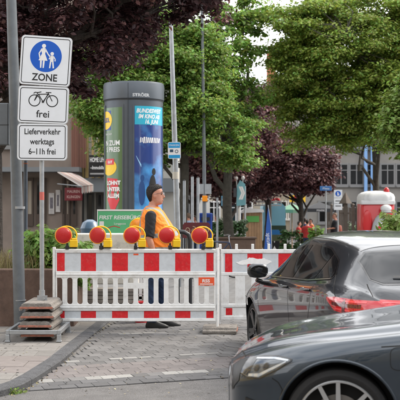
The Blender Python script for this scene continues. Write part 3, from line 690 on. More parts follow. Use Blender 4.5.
reds = [(57.2, 64.8), (81, 96.1), (112.2, 128), (144, 159.2), (175.2, 190.4), (206.3, 213.4)]
for a, b_ in reds:
    MB().box(bx(a), bx(b_), -.0095, -.0082, bz(271), bz(252.9)).build('red_stripe', M_['film_r'], bar)
    MB().box(bx(a), bx(b_), -.0095, -.0082, bz(317.8), bz(310.9)).build('red_stripe', M_['film_r'], bar)
# slats between rounded slots
slots = [59.8+10.13*i for i in range(16)]; sw2 = 2.75; zt_, zb_ = bz(277.6), bz(304.1)
def slat(x0, x1, za=zb_, zb2=zt_):
    # bar with widened, rounded ends so that the slots are round ended
    n = 5; r = bx(55.9+sw2)*.9; L0 = []; 
    prof = []
    for i in range(n+1):
        a = math.pi/2*i/n; prof.append((r*(1-math.sin(a)), r*(1-math.cos(a))))
    left = []; right = []
    pts = []
    for dx, dz in prof[::1]: pts.append((x1+dx, za+dz))
    for dx, dz in prof[::-1]: pts.append((x1+dx, zb2-dz))
    for dx, dz in prof[::1]: pts.append((x0-dx, zb2-dz))
    for dx, dz in prof[::-1]: pts.append((x0-dx, za+dz))
    q = [pts[0]]
    for p in pts[1:]:
        if math.dist(p, q[-1]) > 1e-5: q.append(p)
    vs = q; mb = MB(); mb.prism([(x, z) for x, z in vs], -.017, .017); 
    o = mb.build('slat', M_['white_pl'], bar); o.matrix_local = Matrix.Rotation(R(90), 4, 'X'); b = o.modifiers.new('b', 'BEVEL'); b.width = .003; b.segments = 1
    return o
for i in range(15):
    zb2 = bz(288) if i == 7 else zt_
    x0, x1 = bx(slots[i]+sw2), bx(slots[i+1]-sw2)
    slat(x0, x1)
mb = MB(); mb.box(bx(slots[7]-sw2-.2), bx(slots[8]+sw2+.2), -.0175, .0175, bz(288.4), bz(283)); mb.build('handle_bar', M_['white_pl'], bar)
# the slat in the handle opening is cut by the grip: cover piece
mb = MB(); mb.box(bx(198.6), bx(214.2), -.026, -.0175, bz(285.2), bz(277.2)); lbx = mb.build('sticker', M_['orange_lbl'], bar)
text('RSS', .055, M_['white'], lbx, face((bx(206), -.0265, bz(282.2))), sx=1.15, bold=.002); mb = MB()
mb.box(bx(200), bx(213), -.0275, -.0265, bz(284.3), bz(283.4)); mb.build('text_line', M_['white'], lbx)
mb = MB(); mb.box(bx(133.5), bx(138.5), -.0096, -.0085, bz(255.2), bz(253.6)); mb.build('small_mark', M_['orange_lbl'], bar)
# posts that drop into the foot plates
mb = MB(); mb.tube([(-.022, .01, -.17), (-.022, .01, bz(247))], .020, 12); mb.build('end_post', M_['white_pl'], bar, smooth=50)
mb = MB(); mb.tube([(W_+.018, .01, -.10), (W_+.018, .01, bz(248.2))], .018, 12); mb.build('end_post', M_['white_pl'], bar, smooth=50)
mb = MB(); mb.box(bx(203), bx(217), -.016, .016, bz(250), bz(246.2)); mb.build('hook', M_['white_pl'], bar, bev=.004) if False else None
foot_plate('foot_plate', 'worn grey brown foot plate lying under the joint of the two barriers', (bo.x+bx(220.5), 13.12, gz(13.1)+.012), R(90-4), H_=.085, L_=.42, W_=.42)
foot_plate('foot_plate', 'foot plate under the left end of the lamp barrier, behind the sign stand', (bo.x-.05, 13.05, zsw(13.05)), R(0), H_=.085, L_=.7)
# ---- warning lamps
def warning_lamp(label, loc, lens, rim, scale=1.0, group='red warning lamps on the barrier', rz=0):
    root = thing('warning_lamp', label, 'warning lamp', loc, rz, group); s = scale
    Mx = Matrix.Translation((0, -.02, .168*s)) @ Matrix.Rotation(R(90), 4, 'X')
    m = MB(); m.lathe([(max(.001, .097*s*math.sin(q*math.pi/72)), (.004+.032*math.cos(q*math.pi/72)+(.0016 if q % 3 == 1 else 0))*s) for q in range(37)]+[(.097*s, -.01*s)], 36, M=Mx); m.build('lens', lens, root, smooth=60)
    m = MB(); m.lathe([(.086*s, .012*s), (.104*s, .010*s), (.108*s, -.004*s), (.104*s, -.018*s), (.07*s, -.034*s), (.001, -.036*s)], 32, M=Mx, cap=False); m.build('rim', rim, root, smooth=40)
    # carrying hoop, wider than the lens and offset to the battery box
    pts = []
    for i in range(21):
        a = R(215-i*12.5); pts.append((.035*s+.128*s*math.cos(a), .005, .165*s+.115*s*math.sin(a)))
    pts += [(.155*s, .005, .10*s), (.155*s, .005, .06*s)]
    MB().tube(pts, .0085*s, 8).build('handle', M_['yellow'], root, smooth=60)
    m = MB(); m.box(.078*s, .172*s, -.045*s, .045*s, .022*s, .112*s); m.box(.10*s, .166*s, -.035*s, .035*s, .112*s, .135*s); m.build('battery_box', M_['yellow'], root, bev=.008)
    m = MB(); m.box(.024*s, .066*s, -.04*s, .03*s, -.004, .042*s); m.tube([(.045*s, -.02, .04*s), (.045*s, -.02, .072*s)], .014*s, 8); m.box(.035*s, .165*s, -.022, .022, .006, .02*s); m.build('bracket', M_['black_pl'], root, bev=.003)
    return root
ll = ('first red warning lamp from the left, in front of the green shrub', 'second red warning lamp from the left, in front of the green banner', 'third red warning lamp, just left of the man in the vest', 'fourth red warning lamp, in front of the orange vest', 'rightmost red warning lamp, at the end of the barrier')
for i, px in enumerate((63.6, 98.0, 131.9, 166.3, 199.7)):
    warning_lamp(ll[i], P(px, 248.9, BY)+Vector((0, 0, 0)), M_['lens_r'], M_['orange_rim'], 1.0 if i < 4 else .98, rz=R((4, -9, 3, 10, -6)[i]))
# ---- barrier two
B2 = 13.62; o2 = P(220.8, 319.7, B2); cx2 = lambda px: (px-220.8)/F*B2; cz2 = lambda py: (319.7-py)/F*B2
bar2 = thing('traffic_barrier', 'white scuffed barrier with a torn white patch, behind the dark hatchback', 'barrier', o2, R(3))
W2 = 2.0; fr = MB()
fr.box(0, W2, -.02, .02, cz2(253.2), cz2(249.4)); fr.box(0, W2, -.022, .022, cz2(275.3), cz2(272.3)); fr.box(0, W2, -.022, .022, cz2(307), cz2(303.8)); fr.box(0, W2, -.02, .02, 0, cz2(316))
fr.box(0, cx2(223.8), -.019, .019, cz2(316), cz2(253.2)); fr.box(W2-.04, W2, -.019, .019, cz2(316), cz2(253.2))
fr.build('frame', M_['white_pl'], bar2, bev=.005)
MB().box(cx2(223.8), W2-.04, -.008, .01, cz2(272.3), cz2(253.2)).build('upper_board', M_['film_w'], bar2)
MB().box(cx2(223.8), W2-.04, -.008, .01, cz2(316), cz2(307)).build('lower_board', M_['white_pl'], bar2)
for i in range(5):
    a = (225, 247.4, 278.6, 310, 341.4)[i]; b_ = (232.3, 262.6, 294, 325, 356)[i]
    MB().box(cx2(a), cx2(b_), -.0095, -.0082, cz2(272), cz2(253.6)).build('red_stripe', M_['film_r'], bar2)
    MB().box(cx2(a)+.01, cx2(min(b_, a+7.5)), -.0095, -.0082, cz2(315), cz2(308)).build('red_stripe', M_['film_r'], bar2)
for i in range(10):
    xa = 223.8+5+i*16.2; # openings 228.7-235.3
    mb = MB(); x0 = cx2(223.8) if i == 0 else cx2(235.2+(i-1)*16.2); x1 = cx2(228.8+i*16.2)
    if x1 > W2: x1 = W2-.02
    mb.box(x0, x1, -.016, .016, cz2(303.8), cz2(275.3)); mb.build('slat', M_['white_pl'], bar2, bev=.003)
    mb = MB(); px_ = cx2(236.5+(i-1)*16.3); 
    if px_ > W2-.03: continue
    mb.box(px_-.017, px_+.017, -.017, .017, cz2(249.4), cz2(244)); mb.build('peg', M_['white_pl'], bar2, bev=.004)
rr = random.Random(4); up = []; dn = []
for i in range(25):
    x = 235.5+(272-235.5)*i/24; c = 262.3+.7*math.sin(i*.5); e = min(1, i/5, (24-i)/4)*.9+.1
    up.append((cx2(x), cz2(c-(3.9 if 8 < i < 20 else 2.6)*e-rr.uniform(-.35, .4)))); dn.append((cx2(x), cz2(c+(3.6 if i > 11 else 2.4)*e+rr.uniform(-.3, .4))))
mb = MB(); mb.prism([(x, z) for x, z in dn+up[::-1]], .0098, .0112); o = mb.build('torn_patch', flat('torn white foil', (.86, .86, .86), .5, var=.08, scale=20), bar2); o.matrix_local = Matrix.Rotation(R(90), 4, 'X')
mb = MB(); mb.tube([(-.02, .01, -.20), (-.02, .01, cz2(247.5))], .018, 12); mb.build('end_post', M_['white_pl'], bar2, smooth=50)
mb = MB(); mb.tube([(W2+.018, .01, -.20), (W2+.018, .01, cz2(247.5))], .018, 12); mb.build('end_post', M_['white_pl'], bar2, smooth=50)
q2 = uv = bar2.matrix_world
foot_plate('foot_plate', 'foot plate hidden behind the dark hatchback, under the right end of the second barrier', (o2.x+2.02*math.cos(R(3)), B2+2.02*math.sin(R(3)), gz(13.7)+.012), 0, H_=.085)
#%%
# ---- advertising column
AD = 24.4; ab = Vector(((133.8-200)/F*AD, AD, gz(AD))); RA = 29.6/F*AD
az = lambda py: CH-(py-HZ)/F*(AD-.62)-ab.z
adc = thing('advertising_column', 'round anthracite advertising column with lit poster windows on the pavement', 'advertising column', ab)
MB().lathe([(RA*.96, 0), (RA*.96, .32), (RA*.99, .34), (RA*.99, az(99.5))], 64).build('drum', M_['column'], adc, smooth=30)
MB().lathe([(RA*1.0, az(98.6)), (RA*1.025, az(98)), (RA*1.025, az(83)), (RA*1.0, az(81)), (.001, az(80.5))], 64).build('cap', M_['column'], adc, smooth=30)
MB().lathe([(RA*1.003, az(99.6)), (RA*1.003, az(98.7))], 64).build('seam', M_['seam'], adc, smooth=30)
def arc(px0, px1, py0, py1, r, name, m, n=16, par=adc, th=.004):   # curved panel between two picture columns
    a0 = math.asin(max(-1, min(1, (px0-133.8)/29.6*.99))); a1 = math.asin(max(-1, min(1, (px1-133.8)/29.6*.99)))
    vs = []
    for i in range(n+1):
        a = a0+(a1-a0)*i/n
        for rr_ in (r, r-th):
            for z in (az(py1), az(py0)): vs.append((rr_*math.sin(a), -rr_*math.cos(a), z))
    fs = []
    for i in range(n): b = 4*i; fs += [(b, b+4, b+5, b+1), (b+1, b+5, b+7, b+3), (b+2, b+3, b+7, b+6), (b, b+2, b+6, b+4)]
    fs += [(0, 1, 3, 2), (4*n, 4*n+2, 4*n+3, 4*n+1)]
    return MB().add(vs, fs).build(name, m, par, smooth=30)
def curve_text(body, size, m, par, px, py, r, sx=1, align='CENTER', shear=0, bold=0, name='lettering'):
    o = text(body, size, m, par, Matrix.Identity(4), sx=sx, align=align, shear=shear, bold=bold, ext=.0)
    me = o.data; o.name = name; s = math.asin((px-133.8)/29.6*.99)
    for v in me.vertices:
        a = s+v.co.x/r; v.co = Vector((r*math.sin(a), -r*math.cos(a), az(py)+v.co.y))
    return o
gl = M_['column']
for a, b_ in ((103.9, 106.4), (124.2, 125.6), (134.5, 136.2), (163, 163.3)): arc(a, b_, 104, 262, RA*1.008, 'mullion', M_['column'], 4)
arc(129.9, 130.3, 83, 262, RA*1.03, 'seam', M_['seam'], 2)
g1 = arc(106.4, 124.2, 107, 250, RA*.998, 'poster', flat('green poster', (.07, .145, .06), .3, coat=.5, var=.1, scale=1.5))
sq = arc(106.6, 112.4, 110, 129.5, RA*1.001, 'logo_square', flat('logo blue', (.01, .05, .30), .3), 8, g1)
def disc_on(px, py, rpx, rz_, r, m, name, par):
    n = 36; a_c = math.asin((px-133.8)/29.6*.99); vs = [(r*math.sin(a_c), -r*math.cos(a_c), az(py))]
    for k in (1/3, 2/3, 1):
        for i in range(n):
            t = 2*math.pi*i/n; aa = a_c+k*rpx*math.cos(t)/F*AD/r
            vs.append((r*math.sin(aa), -r*math.cos(aa), az(py)+k*rz_*math.sin(t)/F*AD))
    fs = [(0, 1+i, 1+(i+1) % n) for i in range(n)]+[(1+q*n+i, 1+(q+1)*n+i, 1+(q+1)*n+(i+1) % n, 1+q*n+(i+1) % n) for q in (0, 1) for i in range(n)]
    return MB().add(vs, fs).build(name, m, par)
disc_on(107.6, 119.5, 9.6, 9.0, RA*1.004, flat('logo yellow', (.85, .55, .01), .3), 'logo_disc', g1)
curve_text('LiDL', .15, flat('logo blue', (0, 0, 0)), g1, 108.2, 121.5, RA*1.009, sx=.8, bold=.004)
curve_text('lohnt sich', .075, M_['white'], g1, 109.8, 134.5, RA*1.003, sx=.9)
curve_text('N ZUM', .16, M_['white'], g1, 113.2, 145, RA*1.003, sx=.95, bold=.003)
curve_text('S PREIS', .15, M_['white'], g1, 113.8, 151.5, RA*1.003, sx=.95, bold=.003)
disc_on(110.2, 167, 11, 8.2, RA*1.004, flat('logo yellow', (0, 0, 0)), 'round_badge', g1)
arc(107.2, 115.8, 158.5, 164.5, RA*1.006, 'red_tab', flat('poster red', (.62, .02, .03), .3), 8, g1)
curve_text('GUT', .08, M_['white'], g1, 111.5, 163, RA*1.009, sx=1, bold=.003)
# red arrow banner with three white lines
pts = []
ra = RA*1.005
def apt(px, py): a = math.asin((px-133.8)/29.6*.99); return (ra*math.sin(a), -ra*math.cos(a), az(py))
poly = [(108.5, 177.5), (119.5, 179), (121.4, 200), (116.5, 210.5), (114.5, 211.3), (112, 209), (109, 200)]
poly2 = []
for (a, b_) in zip(poly, poly[1:]+poly[:1]): poly2 += [(a[0]+(b_[0]-a[0])*t/4, a[1]+(b_[1]-a[1])*t/4) for t in range(4)]
vs = [apt(114, 194)]+[apt(*p) for p in poly2]; k = len(poly2)
MB().add(vs, [(0, 1+(i+1) % k, 1+i) for i in range(k)]).build('red_arrow', flat('poster red', (0, 0, 0)), g1)
for i, (s, y) in enumerate((('LOHNT', 184.6), ('UNTER', 191), ('ALLEM', 197.6))):
    curve_text(s, .125, M_['white'], g1, 114.6, y, RA*1.009, sx=1.0, bold=.006)
# blue poster on the right
pm = bpy.data.materials.new('blue night poster'); pm.use_nodes = True; n = pm.node_tree; b = n.nodes['Principled BSDF']; b.inputs['Roughness'].default_value = .25; b.inputs['Coat Weight'].default_value = .5
t = n.nodes.new('ShaderNodeTexCoord'); q = n.nodes.new('ShaderNodeTexNoise'); q.inputs['Scale'].default_value = 2.2; q.inputs['Detail'].default_value = 5; n.links.new(t.outputs['Object'], q.inputs[0])
sp = n.nodes.new('ShaderNodeSeparateXYZ'); n.links.new(t.outputs['Object'], sp.inputs[0]); mr = n.nodes.new('ShaderNodeMapRange'); mr.inputs['From Min'].default_value = 2.9; mr.inputs['From Max'].default_value = 1.2; mr.inputs['To Min'].default_value = -.22; mr.inputs['To Max'].default_value = .22; n.links.new(sp.outputs[2], mr.inputs[0])
ad = n.nodes.new('ShaderNodeMath'); n.links.new(q.outputs['Fac'], ad.inputs[0]); n.links.new(mr.outputs[0], ad.inputs[1])
rm = n.nodes.new('ShaderNodeValToRGB'); rm.color_ramp.elements[0].position = .35; rm.color_ramp.elements[0].color = (.018, .045, .20, 1); rm.color_ramp.elements[1].position = .8; rm.color_ramp.elements[1].color = (.10, .45, .90, 1); n.links.new(ad.outputs[0], rm.inputs[0]); n.links.new(rm.outputs[0], b.inputs['Base Color'])
g2 = arc(136.2, 163, 106, 250, RA*.998, 'poster', pm)
arc(136.6, 162.8, 106, 124.5, RA*1.001, 'header_panel', flat('poster cyan', (.03, .40, .55), .3), 14, g2)
for i, (s, y, x) in enumerate((('BUNDESWEIT', 112.6, 151.5), ('IM KINO AB', 118.2, 151.5), ('16. JUNI', 123.4, 153))): curve_text(s, .13, M_['white'], g2, x, y, RA*1.004, sx=.85, shear=.25, bold=.004)
mb = MB(); rq = random.Random(12); xq_ = 141.5; r = RA*1.004       # unreadable slanted title blocks, no wordmark
while xq_ < 160:
    wq = rq.uniform(1.0, 1.9); hq = rq.choice((.05, .06, .06, .07)); sl_ = .6
    vs = []
    for xx, zz_ in ((xq_, -hq), (xq_+wq*.75, -hq), (xq_+wq*.75+sl_, hq), (xq_+sl_, hq)):
        a_ = math.asin((xx-133.8)/30.2); vs.append((r*math.sin(a_), -r*math.cos(a_), az(140)+zz_))
    mb.add(vs, [(0, 1, 2, 3)]); xq_ += wq+.35
tb = mb.build('title_blocks', M_['white'], g2); tb['kind'] = 'stuff'
mb = MB()
def streak(x0, y0, x1, y1, w0, w1):
    vs = []; r = RA*1.003
    for i in range(7):
        t_ = i/6; a = math.asin((x0+(x1-x0)*t_-133.8)/30.2); z = az(y0+(y1-y0)*t_); w_ = w0+(w1-w0)*t_
        vs += [(r*math.sin(a), -r*math.cos(a), z-w_), (r*math.sin(a), -r*math.cos(a), z+w_)]
    mb.add(vs, [(2*i, 2*i+2, 2*i+3, 2*i+1) for i in range(6)])
streak(138, 156, 143, 166, .008, .03); streak(152, 205, 162, 196, .008, .03)
mb.build('light_streak', flat('pale blue print', (.35, .65, .9), .3), g2)
disc_on(155, 171.5, 2.4, 3.4, RA*1.0029, flat('dark navy print', (0, 0, 0)), 'dark_shape', g2); disc_on(154, 190, 4.6, 15, RA*1.0025, flat('dark navy print', (.01, .02, .06), .3), 'dark_shape', g2)
disc_on(144, 178, 2.0, 3, RA*1.0031, flat('mid blue print', (.02, .07, .22), .3), 'dark_shape', g2); disc_on(143.6, 193, 3.4, 12, RA*1.0028, flat('mid blue print', (.04, .16, .42), .3), 'dark_shape', g2)
curve_text('STR\u00d6ER', .095, flat('light grey print', (.5, .52, .54)), adc, 142.6, 96.5, RA*1.03, sx=1.15, bold=.004)
MB().lathe([(RA*1.04, 0), (RA*1.04, .12), (RA, .16)], 48).build('plinth', flat('stone plinth', (.2, .2, .2), .8, var=.2), adc, smooth=30)

# ---- lamp post with the parking sign
LP = 21.0; lb_ = gzp(177.6, LP); lz = lambda py: CH-(py-HZ)/F*LP-lb_.z
lp = thing('lamp_post', 'tall slim grey lamp post carrying a blue and white parking sign, right of the column', 'lamp post', lb_)
tx = (170.8-177.6)/F*LP
MB().tube([(0, 0, 0), (0, 0, 1.0)], .072, 16).build('sleeve', M_['polegrey'], lp, smooth=40)
MB().tube([(0, 0, 1.0), (tx*.35, 0, 2.6), (tx, 0, lz(21))], [.062, .055, .040], 16).build('shaft', M_['galv'], lp, smooth=50)
ps = MB(); p_ = P(174.4, 150.6, LP)-lb_+Vector((0, -.08, 0)); mb = MB(); mb.prism(rrect(.255, .33, .03), -.01, .006)
pso = mb.build('parking_sign', M_['white'], lp); pso.matrix_local = face(p_, R(1))
MB().prism([(-.115, .05), (.115, .05), (.115, .155), (-.115, .155)], .0062, .0075).build('blue_field', flat('cyan sign', (.01, .30, .62), .4), pso)
MB().prism([(-.115, -.155), (.115, -.155), (.115, -.09), (-.115, -.09)], .0062, .0075).build('blue_field', flat('cyan sign', (0, 0, 0)), pso)
mb = MB(); ring2d(mb, disc2d(.035, 20, .045, -.02), disc2d(.022, 20, .045, -.02), .0062, .0078); mb.box(-.09, -.02, -.035, .02, .0062, .0078); mb.build('symbol', flat('dark sign print', (.03, .07, .12)), pso)
text('PARKEN', .055, M_['white'], pso, T(0, .085, .0078), sx=.95)
mb = MB(); q = P(175.6, 174.5, LP)-lb_; mb.tube([q+Vector((0, 0, -.09)), q+Vector((0, 0, .05))], .064, 16); mb.build('sleeve_sticker', flat('beige sticker', (.5, .47, .4)), lp, smooth=50)
# tree trunk like dark mast next to it is a tree; posts behind
names = [(184.3, 181, 232, 26, 'slim galvanised post nearest the lamp post'), (192.3, 177, 235, 27, 'tallest of the slim galvanised posts behind the ornate board'), (198.0, 178, 232, 26, 'third slim galvanised post right of the lamp post'),
         (217.2, 198, 240, 33, 'short grey steel post left of the trunk of the wine red tree')]
for px, t0, b_, d, lab in names:
    g = gzp(px, d); o = thing('steel_post', lab, 'post', g, group='galvanised posts in the square'); h_ = P(px, t0, d).z-g.z
    MB().tube([(0, 0, 0), (0, 0, h_)], .036, 12).build('shaft', M_['galv'], o, smooth=50)
    MB().lathe([(.036, h_), (.03, h_+.02), (.004, h_+.03)], 12).build('post_cap', M_['seam'], o, smooth=50)
# thin tall lamp post with amber box
g = gzp(205, 28); o = thing('lamp_post', 'thin tall dark lamp post with an amber box at head height', 'lamp post', g)
MB().tube([(0, 0, 0), (-.03, 0, 3.4), (-.09, 0, P(0, -15, 28).z-g.z)], [.06, .048, .035], 12).build('shaft', M_['polegrey'], o, smooth=50)
z = P(0, 198.5, 28).z-g.z; MB().box(-.075, .065, -.09, .0, z-.08, z+.075).build('amber_box', M_['lens_a'], o, bev=.01)
MB().box(-.16, .17, -.02, -.05, P(0, 194, 28).z-g.z, P(0, 184, 28).z-g.z).build('sign_back', M_['galv'], o)
# ================================================================ cars
def bspl(pts, per=6):
    """uniform cubic B-spline through a half ring; mirrored ends stay on the centre line"""
    P0 = [Vector((0-pts[1][0], pts[1][1]))]+[Vector(p) for p in pts]+[Vector((-pts[-2][0], pts[-2][1]))]
    out_ = []
    for i in range(len(P0)-3):
        for j in range(per):
            t = j/per; a, b, c, d = P0[i:i+4]
            out_.append((a*(1-t)**3+b*(3*t**3-6*t*t+4)+c*(-3*t**3+3*t*t+3*t+1)+d*t**3)/6)
    a, b, c = P0[-3:]; out_.append((a+b*4+c)/6); out_[0].x = 0; out_[-1].x = 0
    return out_
class Car:
    def __init__(s, name, label, cat, loc, rot, sp, paint):
        s.sp = sp; s.root = thing(name, label, cat, loc); s.root.rotation_euler = rot; s.paint = paint
        x0, x1 = sp['tail'], sp['nose']; xs = [x0+(x1-x0)*i/150 for i in range(151)]
        xs = sorted(set([round(x, 4) for x in xs]+[x1-.006, x1-.014, x0+.006, x0+.014])); T_ = sp['T']; rings = []
        def ring_at(x, k=1.0, zc=.5):
            g = lambda n: smooth_tab(T_[n], x)
            zb, wl, w, zs_, ws, zt, wr, zr = (g(n) for n in ('zb', 'wl', 'w', 'zs', 'ws', 'zt', 'wr', 'zr'))
            c = [(0, zb), (wl*.6, zb), (wl*.95, zb+.005), (wl, zb+.06), (w*.972, .38), (w*.986, .54), (w*1.003, zs_-.16), (w*.99, zs_-.06), (ws, zs_), (ws-.025, zs_+.012), (ws*.55+wr*.45, zs_*.58+zr*.42), (wr+.012, zr-.02), (wr-.05, zr+.03), (wr*.5, zt-.004), (0, zt)]
            c = [(y*k, zc+(z-zc)*k) for y, z in c]
            return bspl(c)
        for x in xs: rings.append((x, ring_at(x)))
        rings = [(x0-.012, ring_at(x0, .955, .62)), (x0-.006, ring_at(x0, .985, .62))]+rings+[(x1+.006, ring_at(x1, .985)), (x1+.012, ring_at(x1, .955))]
        m = len(rings[0][1]); vs = []; idx = []
        full = 2*m-2
        for x, r in rings:
            vs += [(x, p.x, p.y) for p in r]+[(x, -p.x, p.y) for p in r[-2:0:-1]]
        k = len(rings)
        fs = [(i*full+j, i*full+(j+1) % full, (i+1)*full+(j+1) % full, (i+1)*full+j) for i in range(k-1) for j in range(full)]
        fs += [tuple(range(full))[::-1], tuple((k-1)*full+j for j in range(full))]
        b = MB(); b.add(vs, fs); me0 = b.mesh('b', [])
        bm = bmesh.new(); bm.from_mesh(me0); bmesh.ops.recalc_face_normals(bm, faces=bm.faces); s.bvh = BVHTree.FromBMesh(bm); bm.to_mesh(me0); 
        o = bpy.data.objects.new('body', me0); col.objects.link(o); me0.materials.append(paint); me0.materials.append(M_['black_pl']); bm.free()
        cut = MB()
        for ax in (sp['fa'], sp['ra']):
            for sd in (1, -1):
                Mx = Matrix.Translation((ax, sd*.78, sp['wr_']+.01)) @ Matrix.Rotation(R(90), 4, 'X'); cut.lathe([(sp['arch'], -.22), (sp['arch'], .22)], 72, 0, Mx)
        co = bpy.data.objects.new('cut', cut.mesh('cut', [M_['black_pl']])); col.objects.link(co)
        bmc = bmesh.new(); bmc.from_mesh(co.data); bmesh.ops.recalc_face_normals(bmc, faces=bmc.faces); bmc.to_mesh(co.data); bmc.free()
        bo_ = o.modifiers.new('b', 'BOOLEAN'); bo_.operation = 'DIFFERENCE'; bo_.object = co; bo_.solver = 'EXACT'; bo_.material_mode = 'TRANSFER'
        me = evald(o); o.modifiers.clear(); o.data = me; bpy.data.objects.remove(co)
        me.polygons.foreach_set('use_smooth', [True]*len(me.polygons)); me.set_sharp_from_angle(angle=R(32)); o.parent = s.root; s.body = o
    def ray(s, o, d):
        h = s.bvh.ray_cast(Vector(o), Vector(d).normalized()); return h[0], h[1]
    def pt(s, u, v, mode, off):
        if mode == 'L': o, d = (u, 3, v), (0, -1, 0)
        elif mode == 'R': o, d = (u, -3, v), (0, 1, 0)
        elif mode == 'F': o, d = (6, u, v), (-1, 0, 0)
        elif mode == 'B': o, d = (-6, u, v), (1, 0, 0)
        elif mode == 'T': o, d = (u, v, 4), (0, 0, -1)
        else: # corner: u runs along the diagonal, mode = (sx, sy)
            sx, sy = mode; c = Vector((s.sp['nose'] if sx > 0 else s.sp['tail'], 0, 0)); ud = Vector((-sx, sy, 0)).normalized(); 
            p = Vector((c.x, 0, v))+ud*u+Vector((sx, sy, 0))*2; o, d = p, (-sx, -sy, 0)
        h, n = s.ray(o, d)
        if h is None: return None
        if n.dot(Vector(d)) > 0: n = -n
        return h+n*off
    def patch(s, name, us, lo, hi, mode, m, off=.003, nv=6, parent=None, th=0):
        lof = lo if callable(lo) else (lambda u: lerp_tab(lo, u)); hif = hi if callable(hi) else (lambda u: lerp_tab(hi, u))
        vs = []; ok = []
        for u in us:
            for j in range(nv+1):
                v = lof(u)+(hif(u)-lof(u))*j/nv; p = s.pt(u, v, mode, off); ok.append(p is not None); vs.append(p or Vector((0, 0, .5)))
        fs = []
        for i in range(len(us)-1):
            for j in range(nv):
                q = (i*(nv+1)+j, (i+1)*(nv+1)+j, (i+1)*(nv+1)+j+1, i*(nv+1)+j+1)
                if all(ok[t] for t in q): fs.append(q)
        return MB().add(vs, fs).build(name, m, parent or s.root, smooth=40)
    def line(s, name, pts, mode, w=.007, m=None, off=.0015, parent=None, step=.03):
        q = []
        for a, b in zip(pts, pts[1:]):
            k = max(1, int(math.dist(a, b)/step)); q += [(a[0]+(b[0]-a[0])*i/k, a[1]+(b[1]-a[1])*i/k) for i in range(k)]
        q.append(pts[-1]); vs = []; fs = []
        for i, p in enumerate(q):
            a = q[max(i-1, 0)]; b = q[min(i+1, len(q)-1)]; dx, dy = b[0]-a[0], b[1]-a[1]; l = math.hypot(dx, dy) or 1
            e = [s.pt(p[0]-dy/l*w*k, p[1]+dx/l*w*k, mode, off) for k in (-.5, .5)]
            if e[0] is None or e[1] is None: e = [Vector((0, 0, .4))]*2
            vs += e
            if i and vs[-3].z != .4 and e[0].z != .4: fs.append((2*i-2, 2*i, 2*i+1, 2*i-1))
        return MB().add(vs, fs).build(name, m or M_['gap'], parent or s.root)
    def glass(s):
        sp = s.sp
        for md in ('L', 'R'):
            xs = [sp['dlo'][0]+(sp['dlo'][1]-sp['dlo'][0])*i/46 for i in range(47)]
            s.patch('side_window_trim', [sp['dlo'][0]-.02+(sp['dlo'][1]-sp['dlo'][0]+.04)*i/46 for i in range(47)], lambda u: lerp_tab(sp['dlo_lo'], u)-.014, lambda u: lerp_tab(sp['dlo_hi'], u)+.014, md, M_['trim'], .0018, 8)
            for a, b in sp['panes']:
                us = [a+(b-a)*i/22 for i in range(23)]
                s.patch('side_window', us, sp['dlo_lo'], sp['dlo_hi'], md, M_['glass_dark'], .0045, 8)
            s.line('window_chrome', [(x, lerp_tab(sp['dlo_lo'], x)-.012) for x in xs], md, .012, sp.get('wtrim', M_['trim']), .006)
            for ln in sp['lines']: s.line('panel_gap', ln, md)
            for hx, hz in sp['handles']:
                p = s.pt(hx, hz, md, .0)
                if p:
                    sd = 1 if md == 'L' else -1
                    h = MB(); h.tube([p+Vector((.10, sd*.005, .002)), p+Vector((.085, sd*.034, .002)), p+Vector((-.085, sd*.034, 0)), p+Vector((-.10, sd*.005, 0))], .012, 8)
                    h.build('door_handle', s.paint, s.root, smooth=50)
            sd = 1 if md == 'L' else -1; mx_, mz = sp['mirror']
            m = MB()
            m.loft([(0, 0, 0, .010, .03), (.012, 0, 0, .05, .085), (.05, 0, 0, .062, .11), (.10, -.004, 0, .06, .112), (.135, -.01, -.0, .045, .095), (.15, -.012, 0, .012, .05)], 20)
            m.v = [(x, y*sd, z) for x, y, z in m.v]
            mo = m.build('mirror', M_['trim'] if sp.get('mk') else s.paint, s.root, smooth=50, loc=(mx_, sd*sp['my'], mz))
            st = MB(); st.tube([(.02, .01*sd, -.02), (.03, -.06*sd, -.045), (.045, -.15*sd, -.06)], [.022, .028, .034], 10); st.build('mirror_foot', M_['trim'], mo, smooth=50)
            g = MB(); g.prism([(y*.092, z*.058) for y, z in disc2d(1, 24)], 0, .003); go = g.build('mirror_glass', M_['glass_dark'], mo); go.matrix_local = Matrix.Translation((-.058, 0, .075)) @ Matrix.Rotation(R(90), 4, 'Z') @ Matrix.Rotation(R(90), 4, 'X') @ Matrix.Rotation(R(180), 4, 'Y')
            s.patch('sill_trim', [sp['ra']+.42+(sp['fa']-sp['ra']-.84)*i/20 for i in range(21)], lambda u: .20, lambda u: .265, md, M_['black_pl'], .004, 2)
        w = sp['wind']; s.patch('windscreen', [-w[2]+2*w[2]*i/24 for i in range(25)], lambda y: w[0]-abs(y)**2*.10, lambda y: w[1]-abs(y)**2*.14, 'F', M_['glass_dark'], .003, 12)
        w = sp['rearg']; s.patch('rear_window', [-w[2]+2*w[2]*i/30 for i in range(31)], lambda y: w[0]-abs(y)**3*.02+max(0, abs(y)-w[2]+.07)**1*.5, lambda y: w[1]-abs(y)**2*.07-max(0, abs(y)-w[2]+.07)*.9, 'B', M_['glass_rear'], .0035, 14)
        s.patch('rear_window_seal', [-w[2]-.015+2*(w[2]+.015)*i/30 for i in range(31)], lambda y: w[0]-.016-abs(y)**3*.02+max(0, abs(y)-w[2]+.07)**1*.5, lambda y: w[1]+.012-abs(y)**2*.07-max(0, abs(y)-w[2]+.07)*.9, 'B', M_['trim'], .0015, 14)
